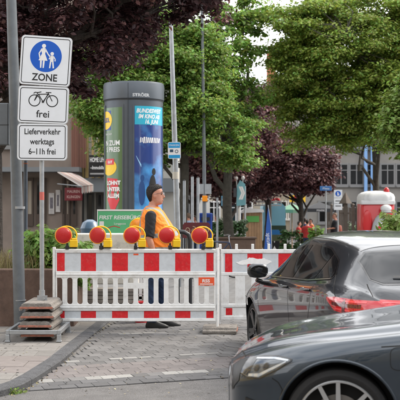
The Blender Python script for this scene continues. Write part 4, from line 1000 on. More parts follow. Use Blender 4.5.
    def wheels(s, style):
        sp = s.sp; r = sp['wr_']
        for ax in (sp['fa'], sp['ra']):
            for md in ('L', 'R'):
                pts = []; ra_ = sp['arch']+.006
                for i in range(37):
                    a = R(-14+208*i/36); p = s.pt(ax+ra_*math.cos(a), r+.01+ra_*math.sin(a), md, -.004)
                    if p is not None and p.z > .22: pts.append(p)
                MB().tube(pts, .011, 8).build('arch_lip', s.paint, s.root, smooth=60)
        proto = make_wheel(r, style)
        for ax in (sp['fa'], sp['ra']):
            for sd in (1, -1):
                w = copy_tree(proto, s.root); w.matrix_local = Matrix.Translation((ax, sd*sp['wy'], r)) @ Matrix.Rotation(0 if sd > 0 else R(180), 4, 'Z') @ Matrix.Rotation(R(random.uniform(0, 70) if not (sd > 0 and ax > 0) else sp.get('wrot', 10)), 4, 'Y')
        for c in list(proto.children): bpy.data.objects.remove(c)
        bpy.data.objects.remove(proto)
def make_wheel(r, style):
    """axis along Y, outer face at +Y"""
    Mx = Matrix.Rotation(R(-90), 4, 'X'); rr = r-.074   # lathe z -> +Y
    t = MB(); t.lathe([(rr-.005, -.20), (r-.05, -.215), (r-.012, -.205), (r, -.18), (r, -.06), (r-.010, -.022), (r-.04, -.004), (rr+.012, -.006), (rr-.004, -.018)], 72, M=Mx, cap=False)
    for k in (-.155, -.12, -.085): t.lathe([(r+.0005, k-.004), (r+.0008, k), (r+.0005, k+.004)], 72, 1, Mx, cap=False)
    w = t.build('wheel', [M_['tyre'], M_['gap']], None, smooth=35)
    lip = M_['rim'] if style == 'bright' else M_['rim_mid']
    m = MB(); m.lathe([(rr+.002, -.012), (rr-.004, -.006), (rr-.014, -.008), (rr-.016, -.022), (rr-.03, -.10), (rr-.03, -.20)], 72, M=Mx, cap=False); m.build('rim', lip, w, smooth=35)
    m = MB(); m.lathe([(rr-.02, -.09), (.02, -.095)], 48, M=Mx, cap=False); m.build('wheel_back', M_['gap'], w)
    m = MB(); m.lathe([(.16, -.085), (.165, -.075), (.07, -.072), (.07, -.085)], 48, M=Mx); m.build('brake_disc', M_['disc'], w, smooth=35)
    n = 5; sm = M_['rim'] if style == 'bright' else M_['rim_mid']
    for k in range(n):
        a = 2*math.pi*k/n
        if style == 'bright': legs = [(-.09, -.24), (.09, .24)]
        else: legs = [(-.03, -.14), (.03, .14)]
        mb = MB(); dk = MB()
        for a0, a1 in legs:
            p0 = (.045*math.sin(a+a0*3), .045*math.cos(a+a0*3)); p1 = ((rr-.012)*math.sin(a+a1), (rr-.012)*math.cos(a+a1))
            d = Vector((p1[0]-p0[0], p1[1]-p0[1])).normalized(); nn = Vector((-d.y, d.x)); w0, w1 = (.017, .0125) if style == 'bright' else (.026, .018)
            pts = [Vector(p0)+nn*w0, Vector(p0)-nn*w0, Vector(p1)-nn*w1, Vector(p1)+nn*w1]
            vs = []
            for q, yy in zip(pts, (-.026, -.026, -.012, -.012)): vs.append((q.x, yy, q.y))
            for q, yy in zip(pts, (-.06, -.06, -.05, -.05)): vs.append((q.x+ (0), yy, q.y))
            fs = [(3, 2, 1, 0), (4, 5, 6, 7), (0, 1, 5, 4), (1, 2, 6, 5), (2, 3, 7, 6), (3, 0, 4, 7)]
            mb.add(vs, fs[:1], 0); mb.add(vs, fs[1:], 1)
        mb.build('spoke', [sm, M_['rim_dark'] if style == 'bright' else M_['rim_mid']], w)
    m = MB(); m.lathe([(.065, -.05), (.062, -.028), (.04, -.024), (.034, -.018), (.001, -.016)], 32, M=Mx); m.build('hub_cap', M_['rim_dark'], w, smooth=40)
    m = MB()
    for k in range(5): a = 2*math.pi*(k+.5)/5; m.tube([(.052*math.sin(a), -.04, .052*math.cos(a)), (.052*math.sin(a), -.022, .052*math.cos(a))], .008, 6)
    m.build('wheel_bolt', M_['galv'], w)
    return w
# ---- saloon in the foreground
T1 = dict(
    zb=[(-2.505, .36), (-2.35, .25), (-1.9, .19), (1.9, .17), (2.12, .19), (2.205, .24)],
    wl=[(-2.505, .58), (-2.4, .74), (-2.2, .82), (-1.8, .86), (1.6, .86), (1.9, .80), (2.08, .70), (2.16, .60), (2.205, .48)],
    w=[(-2.505, .62), (-2.44, .76), (-2.3, .85), (-2, .90), (-1.4, .915), (0, .905), (1.3, .915), (1.6, .90), (1.85, .855), (2.02, .79), (2.12, .715), (2.175, .63), (2.205, .52)],
    zs=[(-2.505, .90), (-2.3, 1.0), (-1.5, 1.02), (-.5, .985), (.6, .92), (1.1, .868), (1.5, .818), (1.75, .775), (1.95, .725), (2.1, .675), (2.205, .61)],
    ws=[(-2.505, .56), (-2.4, .70), (-2.1, .80), (-1.4, .85), (0, .865), (.8, .87), (1.3, .865), (1.7, .80), (1.95, .72), (2.1, .63), (2.175, .55), (2.205, .45)],
    zt=[(-2.505, .96), (-2.42, 1.06), (-2.1, 1.10), (-1.85, 1.12), (-1.2, 1.36), (-.7, 1.43), (-.3, 1.445), (.02, 1.40), (.4, 1.24), (.80, .985), (.95, .94), (1.16, .905), (1.34, .878), (1.52, .852), (1.88, .785), (2.03, .735), (2.15, .68), (2.205, .635)],
    wr=[(-2.505, .45), (-2.2, .66), (-1.85, .68), (-1.3, .57), (-.5, .56), (0, .58), (.5, .64), (.85, .72), (1.4, .66), (1.9, .55), (2.205, .34)],
    zr=[(-2.505, .94), (-2.3, 1.04), (-1.85, 1.08), (-1.2, 1.31), (-.7, 1.375), (-.3, 1.385), (.02, 1.34), (.4, 1.19), (.80, .955), (.95, .925), (1.16, .893), (1.34, .866), (1.52, .842), (1.88, .775), (2.03, .722), (2.15, .668), (2.205, .625)])
rm_ = lambda x: x if x < 1.6 else 1.6+(x-1.6)*.905
T1 = {k: [(rm_(a), b) for a, b in v] for k, v in T1.items()}
spA = dict(T=T1, tail=-2.505, nose=rm_(2.205), fa=1.425, ra=-1.425, wr_=.336, arch=.375, wy=.885, wrot=14,
    dlo=(-1.62, .55), dlo_lo=[(-1.62, 1.07), (0, 1.03), (.55, 1.015)], dlo_hi=[(-1.62, 1.10), (-1.2, 1.27), (-.6, 1.34), (0, 1.31), (.3, 1.18), (.55, 1.03)],
    panes=[(-1.58, -1.2), (-1.16, -.44), (-.38, .5)], handles=[(-.2, .93), (-1.2, .94)], mirror=(.48, 1.0), my=.99,
    lines=[[(.80, .95), (.82, .80), (.80, .35), (.75, .22)], [(-.40, 1.0), (-.42, .3)], [(-1.3, 1.0), (-1.12, .75), (-1.05, .40)], [(.80, .22), (-1.0, .22)]],
    wind=(1.07, 1.36, .60), rearg=(1.13, 1.34, .55))
WF = Vector((.8625, 6.56, 0)); al = R(8)
fA = Vector((-math.cos(al), math.sin(al), 0)); lA = Vector((-math.sin(al), -math.cos(al), 0)); cA = WF-fA*1.425-lA*.885
A = Car('parked_car', 'dark grey saloon in the foreground, nose to the left, with silver spokes and bright headlight', 'car', (cA.x, cA.y, .004), (0, 0, R(172)), spA, M_['paint1'])
A.glass(); A.wheels('bright')
us = lambda a, b, n=24: [a+(b-a)*i/n for i in range(n+1)]
# bonnet shut line, fender crease, bumper gap, charging flap
for sd in (1, -1):
    A.line('bonnet_gap', [(.98, sd*.79), (1.3, sd*.77), (1.7, sd*.69), (1.93, sd*.60), (2.04, sd*.48), (2.09, sd*.30)], 'T', .008)
    A.line('bonnet_crease', [(1.0, sd*.46), (1.6, sd*.42), (2.1, sd*.30)], 'T', .004, M_['paint1'], .003)
    md = 'L' if sd > 0 else 'R'
    A.line('bumper_gap', [(1.80, .42), (1.775, .53), (1.80, .575), (1.84, .60)], md, .006)
    flap = [(1.02+.085*math.copysign(abs(math.cos(t))**.5, math.cos(t)), .745+.070*math.copysign(abs(math.sin(t))**.5, math.sin(t))) for t in [2*math.pi*i/40 for i in range(41)]]
    A.line('flap_gap', flap, md, .0045, step=.02)
    A.line('fender_gap', [(1.16, .815), (.98, .83), (.80, .84)], md, .007)
    A.patch('side_gill', us(1.86, 2.0, 6), lambda u: .30, lambda u: .40, md, M_['black_pl'], .003, 3)
    # headlight: dark housing under clear bright elements
    lo = [(.575, .607), (.648, .590), (.733, .594), (.83, .65), (.91, .713)]; hi = [(.575, .700), (.70, .720), (.813, .730), (.91, .720)]
    md2 = (1, sd)
    hl = A.patch('headlight', us(.578, .905, 36), lo, hi, md2, M_['lamp_house'], .004, 8)
    A.patch('headlight_bezel', us(.580, .662, 8), [(.580, .610), (.662, .597)], [(.580, .698), (.662, .712)], md2, M_['lamp_dark'], .006, 4, hl)
    A.patch('daylight_bar', us(.655, .895, 20), [(.655, .700), (.80, .713), (.895, .709)], [(.655, .709), (.80, .724), (.895, .719)], md2, M_['lamp_bright'], .0068, 1, hl)
    A.patch('daylight_bar', us(.735, .885, 16), [(.735, .602), (.83, .660), (.885, .700)], [(.735, .622), (.82, .672), (.885, .709)], md2, M_['lamp_bright'], .0068, 2, hl)
    A.patch('daylight_bar', us(.655, .735, 10), [(.655, .597), (.735, .601)], [(.655, .612), (.735, .622)], md2, M_['lamp_bright'], .0068, 1, hl)
    for cx_, cz_, rr_ in ((.705, .652, .022), (.768, .668, .022)):
        hgt = lambda u, c=cx_, r=rr_: math.sqrt(max(0, r*r-(u-c)**2))
        uu = [cx_-rr_*math.cos(math.pi*i/14) for i in range(15)]
        A.patch('lens_surround', uu, lambda u: cz_-hgt(u)*.95-.001, lambda u: cz_+hgt(u)*.95+.001, md2, M_['rim_mid'], .006, 6, hl)
        h2 = lambda u, c=cx_, r=rr_*.72: math.sqrt(max(0, r*r-(u-c)**2))
        uu = [cx_-rr_*.72*math.cos(math.pi*i/14) for i in range(15)]
        A.patch('projector_lens', uu, lambda u: cz_-h2(u)-.001, lambda u: cz_+h2(u)+.001, md2, M_['lamp_dark'], .008, 6, hl)
    A.line('headlight_rim', [(.575, .606), (.575, .701), (.70, .722), (.813, .732), (.912, .721), (.914, .714), (.835, .648), (.737, .591), (.648, .587), (.575, .606)], md2, .007, M_['trim'], .005)
    A.patch('grille_side', us(.47, .568, 10), [(.47, .48), (.568, .56)], [(.47, .675), (.568, .695)], md2, M_['black_pl'], .004, 6)
    # wheel arch lips
    # kidney grille halves wrap over the nose
    gr = A.patch('grille', us(sd*.03, sd*.38, 14), lambda u: .43, lambda u: .60, 'F', M_['lamp_dark'], .006, 8)
    for i in range(9):
        y = sd*(.05+.038*i); A.patch('grille_bar', [y-.004, y+.004], lambda u: .44, lambda u: .59, 'F', M_['trim'], .016, 6, gr)
    A.line('grille_frame', [(sd*.03, .43), (sd*.03, .60), (sd*.36, .60), (sd*.39, .57), (sd*.36, .43), (sd*.03, .43)], 'F', .016, M_['chrome'], .010)
    A.patch('air_intake', us(.62, .90, 10), [(.62, .28), (.9, .33)], [(.62, .46), (.9, .40)], (1, sd), M_['black_pl'], .004, 5)
    tl = A.patch('tail_light', us(.45, 1.10, 24), lambda u: .80, lambda u: .93, (-1, sd), M_['tail'], .004, 5)
A.patch('lower_grille', us(-.5, .5, 20), lambda u: .25, lambda u: .36, 'F', M_['black_pl'], .005, 4)
# ---- hatchback driving away
T2 = dict(
    zb=[(-2.20, .42), (-2.08, .28), (-1.8, .20), (1.9, .17), (2.12, .19), (2.22, .24)],
    wl=[(-2.20, .56), (-2.12, .70), (-1.95, .80), (-1.6, .85), (1.6, .85), (1.9, .80), (2.08, .70), (2.17, .58), (2.22, .46)],
    w=[(-2.20, .64), (-2.14, .75), (-2.02, .835), (-1.8, .885), (-1.3, .905), (0, .895), (1.3, .905), (1.6, .89), (1.85, .845), (2.03, .78), (2.13, .70), (2.18, .62), (2.22, .50)],
    zs=[(-2.20, .86), (-2.0, .965), (-1.5, 1.0), (-.5, .965), (.6, .94), (1.1, .90), (1.5, .84), (1.85, .765), (2.05, .70), (2.16, .65), (2.22, .61)],
    ws=[(-2.20, .58), (-2.1, .70), (-1.9, .79), (-1.4, .86), (0, .86), (.8, .86), (1.3, .85), (1.7, .79), (1.95, .71), (2.1, .62), (2.18, .53), (2.22, .43)],
    zt=[(-2.20, .90), (-2.12, .97), (-2.0, 1.01), (-1.93, 1.05), (-1.52, 1.305), (-1.40, 1.345), (-1.0, 1.41), (-.5, 1.45), (-.1, 1.455), (.2, 1.41), (.6, 1.21), (1.0, 1.0), (1.15, .965), (1.5, .90), (1.85, .82), (2.05, .755), (2.16, .70), (2.22, .64)],
    wr=[(-2.20, .48), (-2.05, .62), (-1.9, .64), (-1.5, .56), (-1.0, .56), (-.4, .575), (0, .59), (.5, .65), (1.0, .72), (1.5, .64), (1.9, .54), (2.22, .33)],
    zr=[(-2.20, .88), (-2.05, .965), (-1.93, 1.0), (-1.52, 1.24), (-1.35, 1.285), (-1.0, 1.335), (-.5, 1.37), (-.1, 1.375), (.2, 1.335), (.6, 1.16), (1.0, .975), (1.15, .945), (1.5, .885), (1.85, .805), (2.05, .74), (2.16, .685), (2.22, .625)])
spB = dict(T=T2, tail=-2.20, nose=2.22, fa=1.365, ra=-1.365, wr_=.325, arch=.365, wy=.875, wrot=30, mk=0,
    dlo=(-1.42, .72), dlo_lo=[(-1.42, 1.055), (-.8, 1.01), (.72, .975)], dlo_hi=[(-1.42, 1.075), (-1.2, 1.19), (-.8, 1.285), (-.3, 1.32), (.05, 1.295), (.4, 1.165), (.72, .99)],
    panes=[(-1.40, -1.0), (-.96, -.30), (-.22, .66)], handles=[(-.12, .905), (-.95, .925)], mirror=(.55, .955), my=1.0, wtrim=M_['chrome'],
    lines=[[(.95, .90), (.97, .7), (.93, .35), (.88, .22)], [(-.26, 1.0), (-.28, .7), (-.30, .3)], [(-1.12, .99), (-1.08, .8), (-.97, .60), (-.92, .40)], [(.88, .22), (-.9, .22)]],
    wind=(1.03, 1.34, .60), rearg=(1.03, 1.285, .585))
WFb = Vector((.545, 11.75, 0)); th = R(10.5)
fB = Vector((-math.sin(th), math.cos(th), 0)); lB = Vector((-math.cos(th), -math.sin(th), 0)); cB = WFb-fB*1.365*.96-lB*.885
Bc = Car('hatchback', 'glossy graphite hatchback seen from behind, with red tail light and black mirror', 'car', (cB.x+.03, cB.y, -.008), (0, R(.9), R(90)+th), spB, M_['paint2'])
Bc.root.scale = (.96, 1, 1); Bc.glass(); Bc.wheels('dark')
for sd in (1, -1):
    md = 'L' if sd > 0 else 'R'
    lo = [(.43, .815), (.75, .785), (.92, .80), (1.075, .885)]; hi = [(.30, .89), (.75, .908), (.92, .912), (1.075, .898)]
    tl = Bc.patch('tail_light', us(.435, 1.06, 40), lo, hi, (-1, sd), M_['tail'], .005, 8)
    Bc.patch('light_bar', us(.56, 1.0, 20), [(.56, .875), (1.0, .885)], [(.56, .89), (1.0, .898)], (-1, sd), M_['tail2'], .008, 1, tl)
    Bc.patch('light_bar', us(.70, .90, 12), [(.70, .805), (1.0, .815)], [(.70, .82), (1.0, .83)], (-1, sd), M_['tail2'], .008, 1, tl)
    Bc.patch('smoked_field', us(.60, .96, 12), [(.60, .835), (1.05, .845)], [(.60, .865), (1.05, .872)], (-1, sd), M_['tail_dark'], .007, 2, tl)
    Bc.patch('smoked_field', us(.76, .80, 3), [(.76, .79), (.80, .79)], [(.76, .90), (.80, .90)], (-1, sd), M_['tail_dark'], .0085, 4, tl)
    inner_ = Bc.patch('tail_light', us(sd*.26, sd*.612, 16), [(-.6, .82), (-.28, .855), (.28, .855), (.6, .82)], [(-.6, .905), (-.28, .895), (.28, .895), (.6, .905)], 'B', M_['tail'], .006, 5)
    Bc.patch('light_bar', us(sd*.31, sd*.60, 8), lambda u: .875, lambda u: .886, 'B', M_['tail2'], .009, 1, inner_)
    Bc.line('hatch_gap', [(sd*.63, 1.02), (sd*.655, .93), (sd*.655, .74), (sd*.60, .70), (0, .70)], 'B', .007)
    Bc.line('roof_gap', [(.1, sd*.555), (-.6, sd*.54), (-1.36, sd*.53)], 'T', .010)
    Bc.line('beltline_crease', [(1.0, .80), (.3, .79), (-.6, .80), (-1.1, .83)], md, .004, M_['paint2'], .003)
    Bc.line('quarter_gap', [(-1.43, 1.08), (-1.62, 1.0), (-1.80, .90)], md, .006)
    hl = Bc.patch('headlight', us(.60, 1.15, 20), lambda u: .60, lambda u: .69, (1, sd), M_['lamp_house'], .004, 5)
Bc.line('roof_edge_gap', [(-1.42, -.53), (-1.44, 0), (-1.42, .53)], 'T', .008)
Bc.patch('rear_wiper', us(-.05, .40, 10), [(-.05, 1.045), (.4, 1.062)], [(-.05, 1.062), (.4, 1.074)], 'B', M_['black_pl'], .018, 1)
Bc.patch('number_plate', us(-.26, .26, 12), lambda u: .575, lambda u: .685, 'B', M_['sign_w'], .006, 3)
Bc.patch('rear_diffuser', us(-.6, .6, 20), lambda u: .45, lambda u: .50, 'B', M_['black_pl'], .006, 3)
Bc.patch('front_grille', us(-.4, .4, 16), lambda u: .40, lambda u: .58, 'F', M_['lamp_dark'], .006, 4)
pa = Bc.pt(-1.25, 0, 'T', 0); m = MB(); m.loft([(0, 0, 0, .075, .03), (.03, -.02, 0, .05, .018), (.06, -.045, 0, .012, .006)], 14); m.build('roof_antenna', M_['trim'], Bc.root, smooth=50, loc=pa)
# ================================================================ people
from mathutils import noise as mnoise
def folds(me, amp):
    nrm_ = [v.normal.copy() for v in me.vertices]
    for v, vn in zip(me.vertices, nrm_):
        p = v.co.copy(); q = Vector((p.x*7+p.z*5, p.y*7-p.z*3, p.z*9+p.x*6))
        f = mnoise.noise(q)+.5*mnoise.noise(q*2.3); f = 1-abs(f)*2.2
        v.co = p+vn*amp*(f-.5)*.8
def person(label, loc, rz, hgt, shirt, trousers, vox=.011, vest=None, belly=.0, arms=None, hair=None, legs=None, group=None, shoes=None, skin=None, glasses=False, fingers=True, sleeve=.5, bag=None):
    s = hgt/1.85; root = thing('person', label, 'person', loc, rz, group); root.scale = (s, s, s)
    B = belly
    tor = [(.86, -.03, 0, .13, .17), (.95, -.02, 0, .155+B*.35, .185), (1.02, -.01+B*.35, 0, .16+B*.6, .19+B*.1), (1.11, B*.5, 0, .155+B, .185+B*.25), (1.20, -.005+B*.45, 0, .15+B*.85, .185+B*.2), (1.32, -.015+B*.15, 0, .145+B*.4, .20), (1.43, -.03, 0, .135, .205), (1.50, -.045, 0, .105, .17), (1.545, -.05, 0, .075, .10), (1.58, -.048, 0, .06, .065)]
    def infl(sec, k): return [(z, x, y, a+k, b+k) for z, x, y, a, b in sec]
    arms = arms or {1: ((-.04, .215, 1.455), (-.06, .275, 1.17), (.02, .26, .92)), -1: ((-.04, -.215, 1.455), (-.06, -.275, 1.17), (.02, -.26, .92))}
    legs = legs or {1: ((-.03, .095, .90), (.0, .10, .49), (-.03, .10, .09)), -1: ((-.03, -.095, .90), (-.01, -.10, .49), (-.05, -.10, .09))}
    b = MB(); b.loft(tor, 20); b.tube([(-.048, 0, 1.50), (-.04, 0, 1.56), (-.03, 0, 1.63)], [.075, .062, .060], 14)
    # head: horizontal sections, chin to crown
    hd = [(1.59, .055, -.03, .050), (1.61, .083, -.04, .062), (1.64, .090, -.06, .069), (1.665, .091, -.075, .069), (1.695, .088, -.09, .072), (1.725, .082, -.105, .075), (1.755, .089, -.112, .077), (1.785, .084, -.112, .076), (1.815, .066, -.10, .068), (1.838, .036, -.07, .048), (1.85, .0, -.035, .02)]
    b.loft([(z, (f+k)/2, 0, (f-k)/2, w) for z, f, k, w in hd], 24, e=2.1)
    b.tube([(.078, 0, 1.742), (.098, 0, 1.712), (.110, 0, 1.690), (.088, 0, 1.682)], [.008, .013, .017, .012], 8)       # nose
    b.ball((.086, 0, 1.652), (.014, .024, .010), 10); b.ball((.068, 0, 1.612), (.022, .028, .016), 10)
    for sd in (1, -1):
        b.ball((-.012, sd*.080, 1.705), (.018, .010, .032), 10); b.ball((.076, sd*.030, 1.752), (.012, .026, .008), 8)
        sh, el_, wr = [Vector(p) for p in arms[sd]]
        b.tube([sh+Vector((0, -sd*.05, .01)), sh, sh.lerp(el_, .5), el_, el_.lerp(wr, .3), wr.lerp(el_, .15), wr], [.055, .058, .050, .042, .044, .032, .028], 12)
        d = (wr-el_).normalized(); side = Vector((0, sd, 0)); fw = side.cross(d).normalized()*sd
        if fw.x < 0: fw = -fw
        palm = wr+d*.055; b.tube([wr, wr+d*.03, palm+d*.03], [.028, .036, .034], 10)
        if fingers:
            for k in range(4):
                o = palm+d*.03+fw*(.026-.017*k); l = (.068, .078, .072, .056)[k]; curl = -side*.0+(-side*.35)
                b.tube([o-d*.02, o+d*l*.45, o+d*l*.8+curl*l*.35, o+d*l*.95+curl*l*.8], [.0100, .0095, .0088, .0075], 6)
            b.tube([wr+d*.02+fw*.02, wr+d*.045+fw*.045, wr+d*.08+fw*.052, wr+d*.10+fw*.045], [.013, .012, .0105, .009], 6)
        hp, kn, an = [Vector(p) for p in legs[sd]]
        b.tube([hp+Vector((0, 0, .06)), hp, hp.lerp(kn, .5), kn, kn.lerp(an, .3), an], [.09, .088, .07, .056, .056, .038], 12)
        b.tube([an+Vector((-.02, 0, -.02)), an+Vector((.06, 0, -.045)), an+Vector((.15, 0, -.06))], [.038, .036, .026], 10)
    me = remeshed(b, vox, 5, 'body'); me.materials.append(skin or M_['skin']); link('body', me, root)
    # hair
    if hair:
        h = MB(); hs = [(1.635, -.066, -.084, .045), (1.66, -.050, -.096, .064), (1.69, -.036, -.112, .078), (1.72, -.024, -.122, .083), (1.755, .012, -.127, .085), (1.785, .060, -.126, .084), (1.815, .074, -.114, .077), (1.84, .062, -.09, .060), (1.858, .025, -.05, .034)]
        h.loft([(z, (f+k)/2, 0, (f-k)/2, w) for z, f, k, w in hs], 24, e=2.1); h.ball((.045, .0, 1.82), (.034, .05, .026), 10)
        me = remeshed(h, max(vox*.9, .008), 2, 'hair'); me.materials.append(hair); ho = link('hair', me, root)
        if glasses:
            co = np.array([v.co for v in me.vertices]); no = np.array([v.normal for v in me.vertices]); ix = rng.integers(0, len(co), 5200)
            tan = np.stack([-no[ix, 0]*.2-.0, no[ix, 1]*.1, no[ix, 2]], 1)
            leaf_cloud(co[ix]+no[ix]*.003, no[ix]*1.0+rng.normal(0, .12, (len(ix), 3)), .011, 'hair_strands', hair, ho, long=1.3)
    for sd in (1, -1): MB().ball((.079, sd*.031, 1.732), (.010, .013, .008), 8).build('eye', flat('eye', (.03, .02, .015), .2), root, smooth=80)
    if glasses:
        for sd in (1, -1): MB().tube([(.094, sd*.016, 1.757), (.090, sd*.034, 1.763), (.074, sd*.052, 1.757)], [.003, .005, .003], 6).build('eyebrow', hair, root, smooth=60)
        MB().tube([(.094, -.022, 1.649), (.1015, 0, 1.651), (.094, .022, 1.649)], .0028, 6).build('mouth', flat('lips', (.30, .10, .08), .5), root, smooth=60)
    if glasses:
        g = MB()
        for sd in (1, -1): g.tube([(.103, sd*.034+.024*math.cos(a), 1.732+.017*math.sin(a)) for a in [2*math.pi*i/14 for i in range(14)]], .0025, 5, closed=True); g.tube([(.102, sd*.058, 1.735), (.05, sd*.080, 1.738), (-.02, sd*.084, 1.730)], .0025, 5)
        g.build('glasses', M_['chrome'], root, smooth=60)
    # trousers
    t = MB(); t.loft(infl([q for q in tor if q[0] < 1.08], .012), 20)
    for sd in (1, -1):
        hp, kn, an = [Vector(p) for p in legs[sd]]; t.tube([hp+Vector((0, 0, .08)), hp, hp.lerp(kn, .5), kn, kn.lerp(an, .5), an+Vector((0, 0, -.02))], [.104, .104, .086, .072, .070, .066], 14)
    me = remeshed(t, vox, 3, 'trousers'); folds(me, .010); me.materials.append(trousers); link('trousers', me, root)
    # shirt with sleeves
    t = MB(); t.loft(infl([q for q in tor if q[0] > .9 and q[0] < 1.57], .017), 20)
    for sd in (1, -1):
        sh, el_, wr = [Vector(p) for p in arms[sd]]; pts = [sh+Vector((0, -sd*.07, .005)), sh, sh.lerp(el_, .5), sh.lerp(el_, .98)]; rad = [.066, .076, .070, .067]
        if sleeve > .6: pts += [el_.lerp(wr, .5), el_.lerp(wr, .95)]; rad += [.052, .042]
        t.tube(pts, rad, 14)
    me = remeshed(t, vox, 4, 'shirt'); folds(me, .008); me.materials.append(shirt); link('shirt', me, root)
    for sd in (1, -1):
        hp, kn, an = [Vector(p) for p in legs[sd]]; q = MB()
        q.loft([(an.z-.088, an.x+.055, an.y, .150, .048), (an.z-.065, an.x+.055, an.y, .152, .050), (an.z-.04, an.x+.035, an.y, .125, .047), (an.z-.0, an.x-.01, an.y, .062, .044), (an.z+.03, an.x-.012, an.y, .052, .042)], 18)
        q.build('shoe', shoes or M_['shoe'], root, smooth=60)
    if vest:
        t = MB(); vt = infl([(.93, .0+B*.3, 0, .165+B*.55, .19)]+[q for q in tor if 1.0 < q[0] < 1.52], .036)+[(1.55, -.05, 0, .10, .135), (1.572, -.05, 0, .072, .078)]
        t.loft(vt, 26); me = remeshed(t, vox*.8, 2, 'vest'); folds(me, .014); me.materials.append(vest); link('vest', me, root)
    return root
# high visibility vest: orange fabric with sewn grey bands, laid out on the cloth's own coordinates
vm = bpy.data.materials.new('orange vest cloth'); vm.use_nodes = True; n = vm.node_tree; b = n.nodes['Principled BSDF']; b.inputs['Roughness'].default_value = .75
t = n.nodes.new('ShaderNodeTexCoord'); sp = n.nodes.new('ShaderNodeSeparateXYZ'); n.links.new(t.outputs['Object'], sp.inputs[0])
def mth(op, a, b_=None):
    q = n.nodes.new('ShaderNodeMath'); q.operation = op
    for i, v in enumerate((a, b_)):
        if v is None: continue
        if isinstance(v, (int, float)): q.inputs[i].default_value = v
        else: n.links.new(v, q.inputs[i])
    return q.outputs[0]
def band(v, c, w): return mth('LESS_THAN', mth('ABSOLUTE', mth('SUBTRACT', v, c)), w)
zc = sp.outputs[2]; ay = mth('ABSOLUTE', sp.outputs[1])
hb = mth('MAXIMUM', band(zc, 1.02, .026), band(mth('ADD', zc, mth('MULTIPLY', sp.outputs[0], -.12)), 1.19, .028)); vb = mth('MULTIPLY', band(ay, .115, .028), mth('GREATER_THAN', zc, 1.19))
mk = mth('MAXIMUM', hb, vb); mxn = n.nodes.new('ShaderNodeMix'); mxn.data_type = 'RGBA'; n.links.new(mk, mxn.inputs['Factor']); mxn.inputs['A'].default_value = (.90, .25, .025, 1); mxn.inputs['B'].default_value = (.27, .28, .28, 1)
n.links.new(mxn.outputs['Result'], b.inputs['Base Color']); tn = n.nodes.new('ShaderNodeTexNoise'); tn.inputs['Scale'].default_value = 9; tn.inputs['Detail'].default_value = 4; bpn = n.nodes.new('ShaderNodeBump'); bpn.inputs['Strength'].default_value = .6; bpn.inputs['Distance'].default_value = .03
n.links.new(t.outputs['Object'], tn.inputs[0]); n.links.new(tn.outputs[0], bpn.inputs['Height']); n.links.new(bpn.outputs[0], b.inputs['Normal']); b.inputs['Emission Strength'].default_value = 0
MD = 13.62
person('man in an orange high visibility vest over a black shirt, standing behind the barrier', ((156-200)/F*MD, MD, gz(MD)+.012), R(-4), 1.84, M_['black_cloth'], M_['jeans'], .009, vm, belly=.088, hair=M_['hair'], glasses=True,
       legs={1: ((.0, .10, .90), (.07, .10, .49), (.11, .10, .09)), -1: ((-.01, -.10, .90), (-.04, -.10, .49), (-.03, -.10, .09))})
greyc = flat('grey cloth', (.16, .16, .17), .9); redc = flat('red cloth', (.42, .03, .03), .9); whitec = flat('white cloth', (.6, .6, .6), .9); bluec = flat('blue cloth', (.04, .08, .22), .9); orgc = flat('orange cloth', (.6, .16, .05), .9)
PD = 44; bent = {1: ((-.04, .215, 1.455), (.02, .25, 1.2), (.26, .2, 1.16)), -1: ((-.04, -.215, 1.455), (.02, -.27, 1.2), (.27, -.2, 1.15))}
bgp = [((334.5, 44), 180, 1.76, M_['black_cloth'], M_['jeans'], bent, 'man in black shirt and jeans reaching left, in front of the zone sign far back', flat('grey hair', (.15, .10, .07), .7)),
       ((305, 45), 60, 1.55, bluec, flat('dark red cloth', (.2, .03, .04), .9), None, 'person in dark blue top by the green parasol', M_['hair']),
       ((310.5, 46), 200, 1.5, orgc, M_['jeans'], bent, 'person in an orange top between the shrub and the tables', M_['hair']),
       ((202.5, 38), 90, 1.72, whitec, M_['jeans'], None, 'pedestrian in a white shirt near the thin tall lamp post', M_['hair']),
       ((210, 41), -60, 1.68, flat('pink cloth', (.5, .25, .25), .9), greyc, bent, 'pedestrian in a pale pink top left of the hedge', M_['hair']),
       ((188, 40), 120, 1.75, flat('light blue cloth', (.3, .4, .55), .9), M_['jeans'], None, 'pedestrian in light blue between the slim posts', flat('grey hair', (0, 0, 0))),
       ((180.5, 36), 40, 1.7, whitec, greyc, None, 'pedestrian in a white top directly right of the lamp post sleeve', M_['hair'])]
for (px, d), rz, hh, a, b_, arm, lab, hr in bgp:
    g = gzp(px, d); person(lab, g, R(rz), hh, a, b_, .024, arms=arm, hair=hr, fingers=False, group=None)
bg_ = thing('shoulder_bag', 'reddish brown bag at the side of the man in black far back', 'bag', gzp(338.6, 43.9)+Vector((0, 0, .95)))
m = MB(); m.loft([(0, 0, 0, .13, .07), (.05, 0, 0, .15, .08), (.25, 0, 0, .13, .07), (.3, 0, 0, .10, .04)], 16); m.build('bag_body', flat('brown leather', (.28, .07, .04), .5), bg_, smooth=50)
m = MB(); m.tube([(-.1, 0, .28), (-.12, 0, .5), (-.05, .05, .6)], .012, 6); m.build('bag_strap', flat('brown leather', (0, 0, 0)), bg_)
